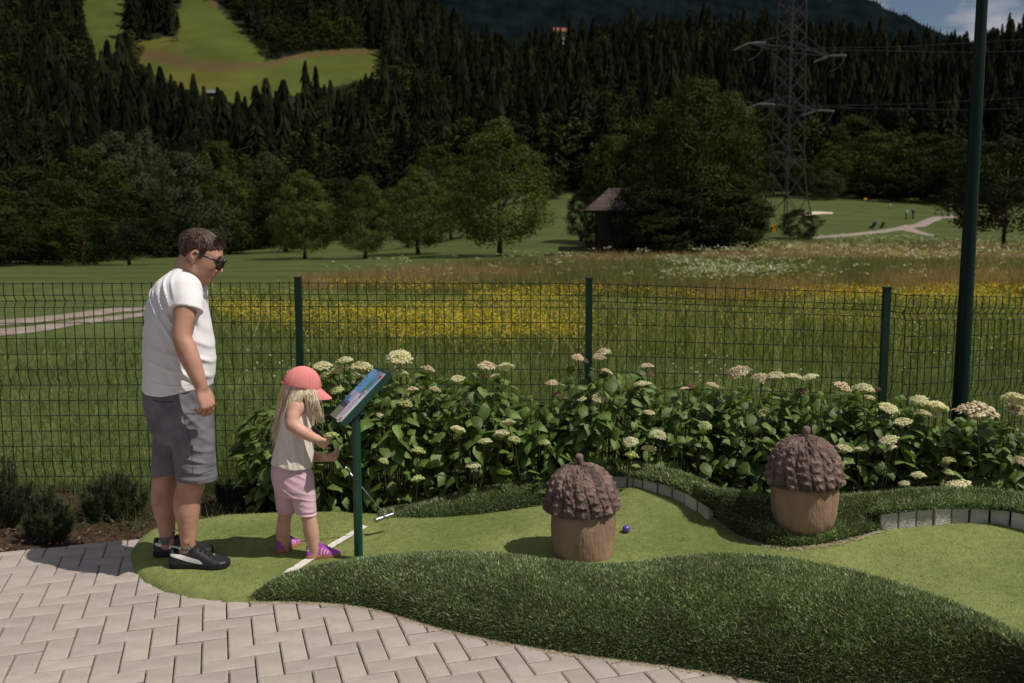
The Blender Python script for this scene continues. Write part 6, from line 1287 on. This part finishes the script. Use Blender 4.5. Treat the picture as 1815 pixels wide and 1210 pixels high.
Pp.obj('shorts', M_pink, girl)
# cap
GMh, ghh = GM, gh; GM = frame((.93, .22, -.16), (.1, 0, 1)); gh = np.array(g3(535.5, 688, 4.41)); gsz = .79; gp = HP(gh, GM, gsz)
M_cap2 = mat('coral_cap', (.62, .20, .19), (.70, .26, .24), scale=8, rough=.85, bump=.05, bscale=90, spec=.1)
Cv = Vol(gh-.15, gh+.17, .0032)
cap_lo = lambda x: np.interp(x, [-.15, -.09, 0, .07, .12], [.010, .014, .016, .012, .010])
def capfn(d, X, Y, Z):
    q = (np.stack([X, Y, Z], -1)-gh) @ GM/gsz; x, y, z = q[..., 0], q[..., 1], q[..., 2]; a = np.arctan2(y, x+.015); seam = -.0022*np.exp(-((np.abs(((a/(PI/3)) % 1)-.5)-.5)/.035)**2); return np.maximum(np.abs(d-seam)-.0035, cap_lo(x)-z)
Cv.ell(gp(-.004, 0, .022), np.array([.112, .092, .112])*gsz, GM, k=0, fn=capfn); Cv.ell(gp(-.004, 0, .135), np.array([.009, .009, .006])*gsz, GM, k=.004)
capo = Cv.obj('cap', M_cap2, girl)
n1_, n2_ = 24, 10; P = []
for th_ in (0, 1):
    for i in range(n2_):
        s = i/(n2_-1)
        for j in range(n1_):
            u = (j/(n1_-1)*2-1); ang_ = u*1.12; rx = .102+s*.090*(1-abs(u)**2.6*.75); x = rx*math.cos(ang_*.78)-.004; y = (.084+s*.004)*math.sin(ang_)*1.02; z = .022-s*.062-.014*u*u*(1-.2*s)+.004*th_; P.append(gp(x, y, z))
P = np.array(P); f = gridfaces(n2_, n1_); off = n1_*n2_; bd = [j for j in range(n1_)]+[i*n1_+n1_-1 for i in range(1, n2_)]+[(n2_-1)*n1_+j for j in range(n1_-2, -1, -1)]+[i*n1_ for i in range(n2_-2, 0, -1)]
side_ = np.array([(bd[i], bd[(i+1) % len(bd)], bd[(i+1) % len(bd)]+off, bd[i]+off) for i in range(len(bd))]); brim = link('brim', npmesh('brim', P, np.concatenate([f, f+off, side_]), M_cap2, True), capo)
mb = MB(); mb.tube([gp(-.108, -.034, .020), gp(-.124, 0, .020), gp(-.108, .034, .020)], .0085*gsz, 6); mb.build('cap_strap', M_cap2, capo)
# hair: a soft mass under many strands
GM2, gh2 = GM, gh; GM, gh = GMh, ghh; gsz = .76; gp = HP(gh, GM, gsz); cpt = HP(gh2, GM2, .79)
M_blond = mat('blond_hair', (.42, .30, .165), (.66, .53, .34), scale=2.2, rough=.45, spec=.35, rand=0, stretch=(25, 25, 4)); M_bl2 = mat('blond_strand', (.8, 0, 0), (1.2, 0, 0), attr=True, scale=40, rough=.45, spec=.4)
Hg = Vol([-1.30, 4.22, .62], [-.86, 4.62, 1.04], .0042)
Hg.ell(gp(-.020, 0, .018), np.array([.086, .074, .080])*gsz, GM, k=.01); Hg.chain([g3(518, 695, 4.43), g3(507, 720, 4.43), g3(498, 748, 4.42), g3(492, 772, 4.42)], [.058, .048, .030, .012], .03)
hg = Hg.obj('hair', M_blond, girl)
vs = []; fs = []; tn_ = []; nn = 0; r2_ = np.random.default_rng(8)
def strand(p, w0, tone):
    global nn
    p = resample(np.array(p), 12); m_ = len(p); tg = np.gradient(p, axis=0); tg /= np.linalg.norm(tg, axis=1)[:, None]; sd_ = np.cross(tg, [0, -1, .2]); sd_ /= np.linalg.norm(sd_, axis=1)[:, None]; nr = np.cross(sd_, tg)
    for i in range(m_):
        w_ = w0*(1-.75*(i/(m_-1))**2)
        for a in (0, 2.1, 4.2): vs.append(p[i]+(sd_[i]*math.cos(a)+nr[i]*math.sin(a)*.6)*w_); tn_.append(tone)
    for i in range(m_-1):
        for k in range(3): fs.append((nn+i*3+k, nn+i*3+(k+1) % 3, nn+i*3+3+(k+1) % 3, nn+i*3+3+k))
    nn += 3*m_
for k in range(2300):
    u = r2_.random()
    if u < .40:                           # back, falling behind the shoulder
        a = r2_.uniform(2.1, 4.7); st_p = cpt(math.cos(a)*.103-.004, math.sin(a)*.084, .020); s_ = r2_.random(); end = g3(482+26*s_+r2_.normal(0, 3), 772-46*s_*r2_.random()+r2_.normal(0, 10), 4.36+.12*r2_.random()); midp = g3(502+12*s_+r2_.normal(0, 2.5), 716+r2_.normal(0, 4), 4.36+.13*r2_.random()+.0)
    elif u < .72:                         # near side, over the ear and shoulder
        a = r2_.uniform(-2.2, -1.0); st_p = cpt(math.cos(a)*.103-.004, math.sin(a)*.085, .020); s_ = r2_.random(); end = g3(505+20*s_+r2_.normal(0, 2), 742-18*s_+r2_.normal(0, 5), 4.315+.02*r2_.random()); midp = g3(516+20*s_+r2_.normal(0, 2), 702+r2_.normal(0, 3), 4.335)
    else:                                 # front, hanging past the cheek
        a = r2_.uniform(-1.45, -.35); st_p = cpt(math.cos(a)*.100-.004, math.sin(a)*.084, .018); s_ = r2_.random(); end = g3(548+16*s_+r2_.normal(0, 3)+(8 if r2_.random() < .3 else 0), 722+16*s_+abs(r2_.normal(0, 7)), 4.35+.02*r2_.random()); midp = g3(541+20*s_+r2_.normal(0, 1.5), 700+r2_.normal(0, 3), 4.345)
    m2 = (np.array(midp)+np.array(end))/2+r2_.normal(0, .005, 3); strand([st_p, midp, m2, end], r2_.uniform(.0009, .0021), np.array([.92, .80, .58])*r2_.uniform(.6, 1.1) if r2_.random() < .85 else np.array([.34, .23, .13]))
o = link('hair_strands', npmesh('hair_strands', np.array(vs), np.array(fs), M_bl2, True, col_attr=np.array(tn_)), hg); o['kind'] = 'stuff'
# pink trainers
M_mag = mat('magenta_suede', (.32, .06, .34), (.42, .10, .42), scale=12, rough=.85, spec=.15); M_gum = mat('gum_sole', (.36, .16, .07), None, rough=.7); M_pst = mat('pale_pink_stripe', (.75, .45, .52), None, rough=.6); M_lp = mat('purple_lace', (.36, .10, .40), None, rough=.8)
rh = np.array(g3(557, 990, rY))-rdir*.036; zz_ = float(laneh(np.array([rh[:2]]))[0]); shoe(girl, (rh[0], rh[1], zz_), R(14), .166, M_mag, M_gum, M_pst, M_lp, stripes='three', zs=1.25)
lh = np.array(g3(502, 988, lY))-ldir*.034; zz_ = float(laneh(np.array([lh[:2]]))[0]); shoe(girl, (lh[0], lh[1], zz_), R(68), .166, M_mag, M_gum, M_pst, M_lp, stripes='three', zs=1.25)
for q in (g3(502, 979, lY), g3(557, 982, rY)): sk = MB(); sk.lathe([(.0245, -.02), (.0255, 0), (.0250, .003), (.023, .004)], 16, tuple(np.array(q)+np.array([0, 0, -.008]))); sk.build('sock', M_wstripe, girl, smooth=True)
# ---------------------------------------------------------------- the putter
M_rub = mat('black_rubber', (.010, .010, .011), None, rough=.7); M_chr = mat('steel_shaft', (.38, .39, .41), None, rough=.38, metal=1)
putter = empty('golf_putter', PT, 0, 'child-size golf putter with a black grip and steel head held by the girl', 'golf club'); Gl = PT+pd*.30
tot = np.linalg.norm(PB-PT); gl_ = np.linalg.norm(np.array(g3(609, 826, 4.55))-PT)
MB().tube([PT, PT+pd*.02, PT+pd*gl_*.6, PT+pd*gl_], [.0125, .0135, .0115, .0085], 14).build('grip', M_rub, putter, smooth=True)
MB().tube([PT+pd*gl_, PT+pd*(gl_+.05)], [.0065, .0060], 12).build('ferrule', M_chr, putter, smooth=True)
MB().tube([PT+pd*(gl_+.04), PB+np.array([0, 0, .012]), PB], [.0042, .0036, .0036], 12).build('shaft', M_chr, putter, smooth=True)
Hd = Vol(PB-.09, PB+.09, .0024); ha, hb_ = np.array(g3(668, 921, 4.72)), np.array(g3(696, 911, 4.765)); Hd.chain([ha, hb_], [.0115, .0105], .004); Hd.cone(PB+np.array([0, 0, .008]), PB, .006, .007, .006); hd_d = (hb_-ha)/np.linalg.norm(hb_-ha); Hd.cone(ha-hd_d*.006, ha+hd_d*.016, .0135, .0115, .006); Hd.obj('club_head', M_chr, putter)
print('girl', time.time()-T0)
# ---------------------------------------------------------------- clean up
for me in list(bpy.data.meshes):
    if me.users == 0: bpy.data.meshes.remove(me)
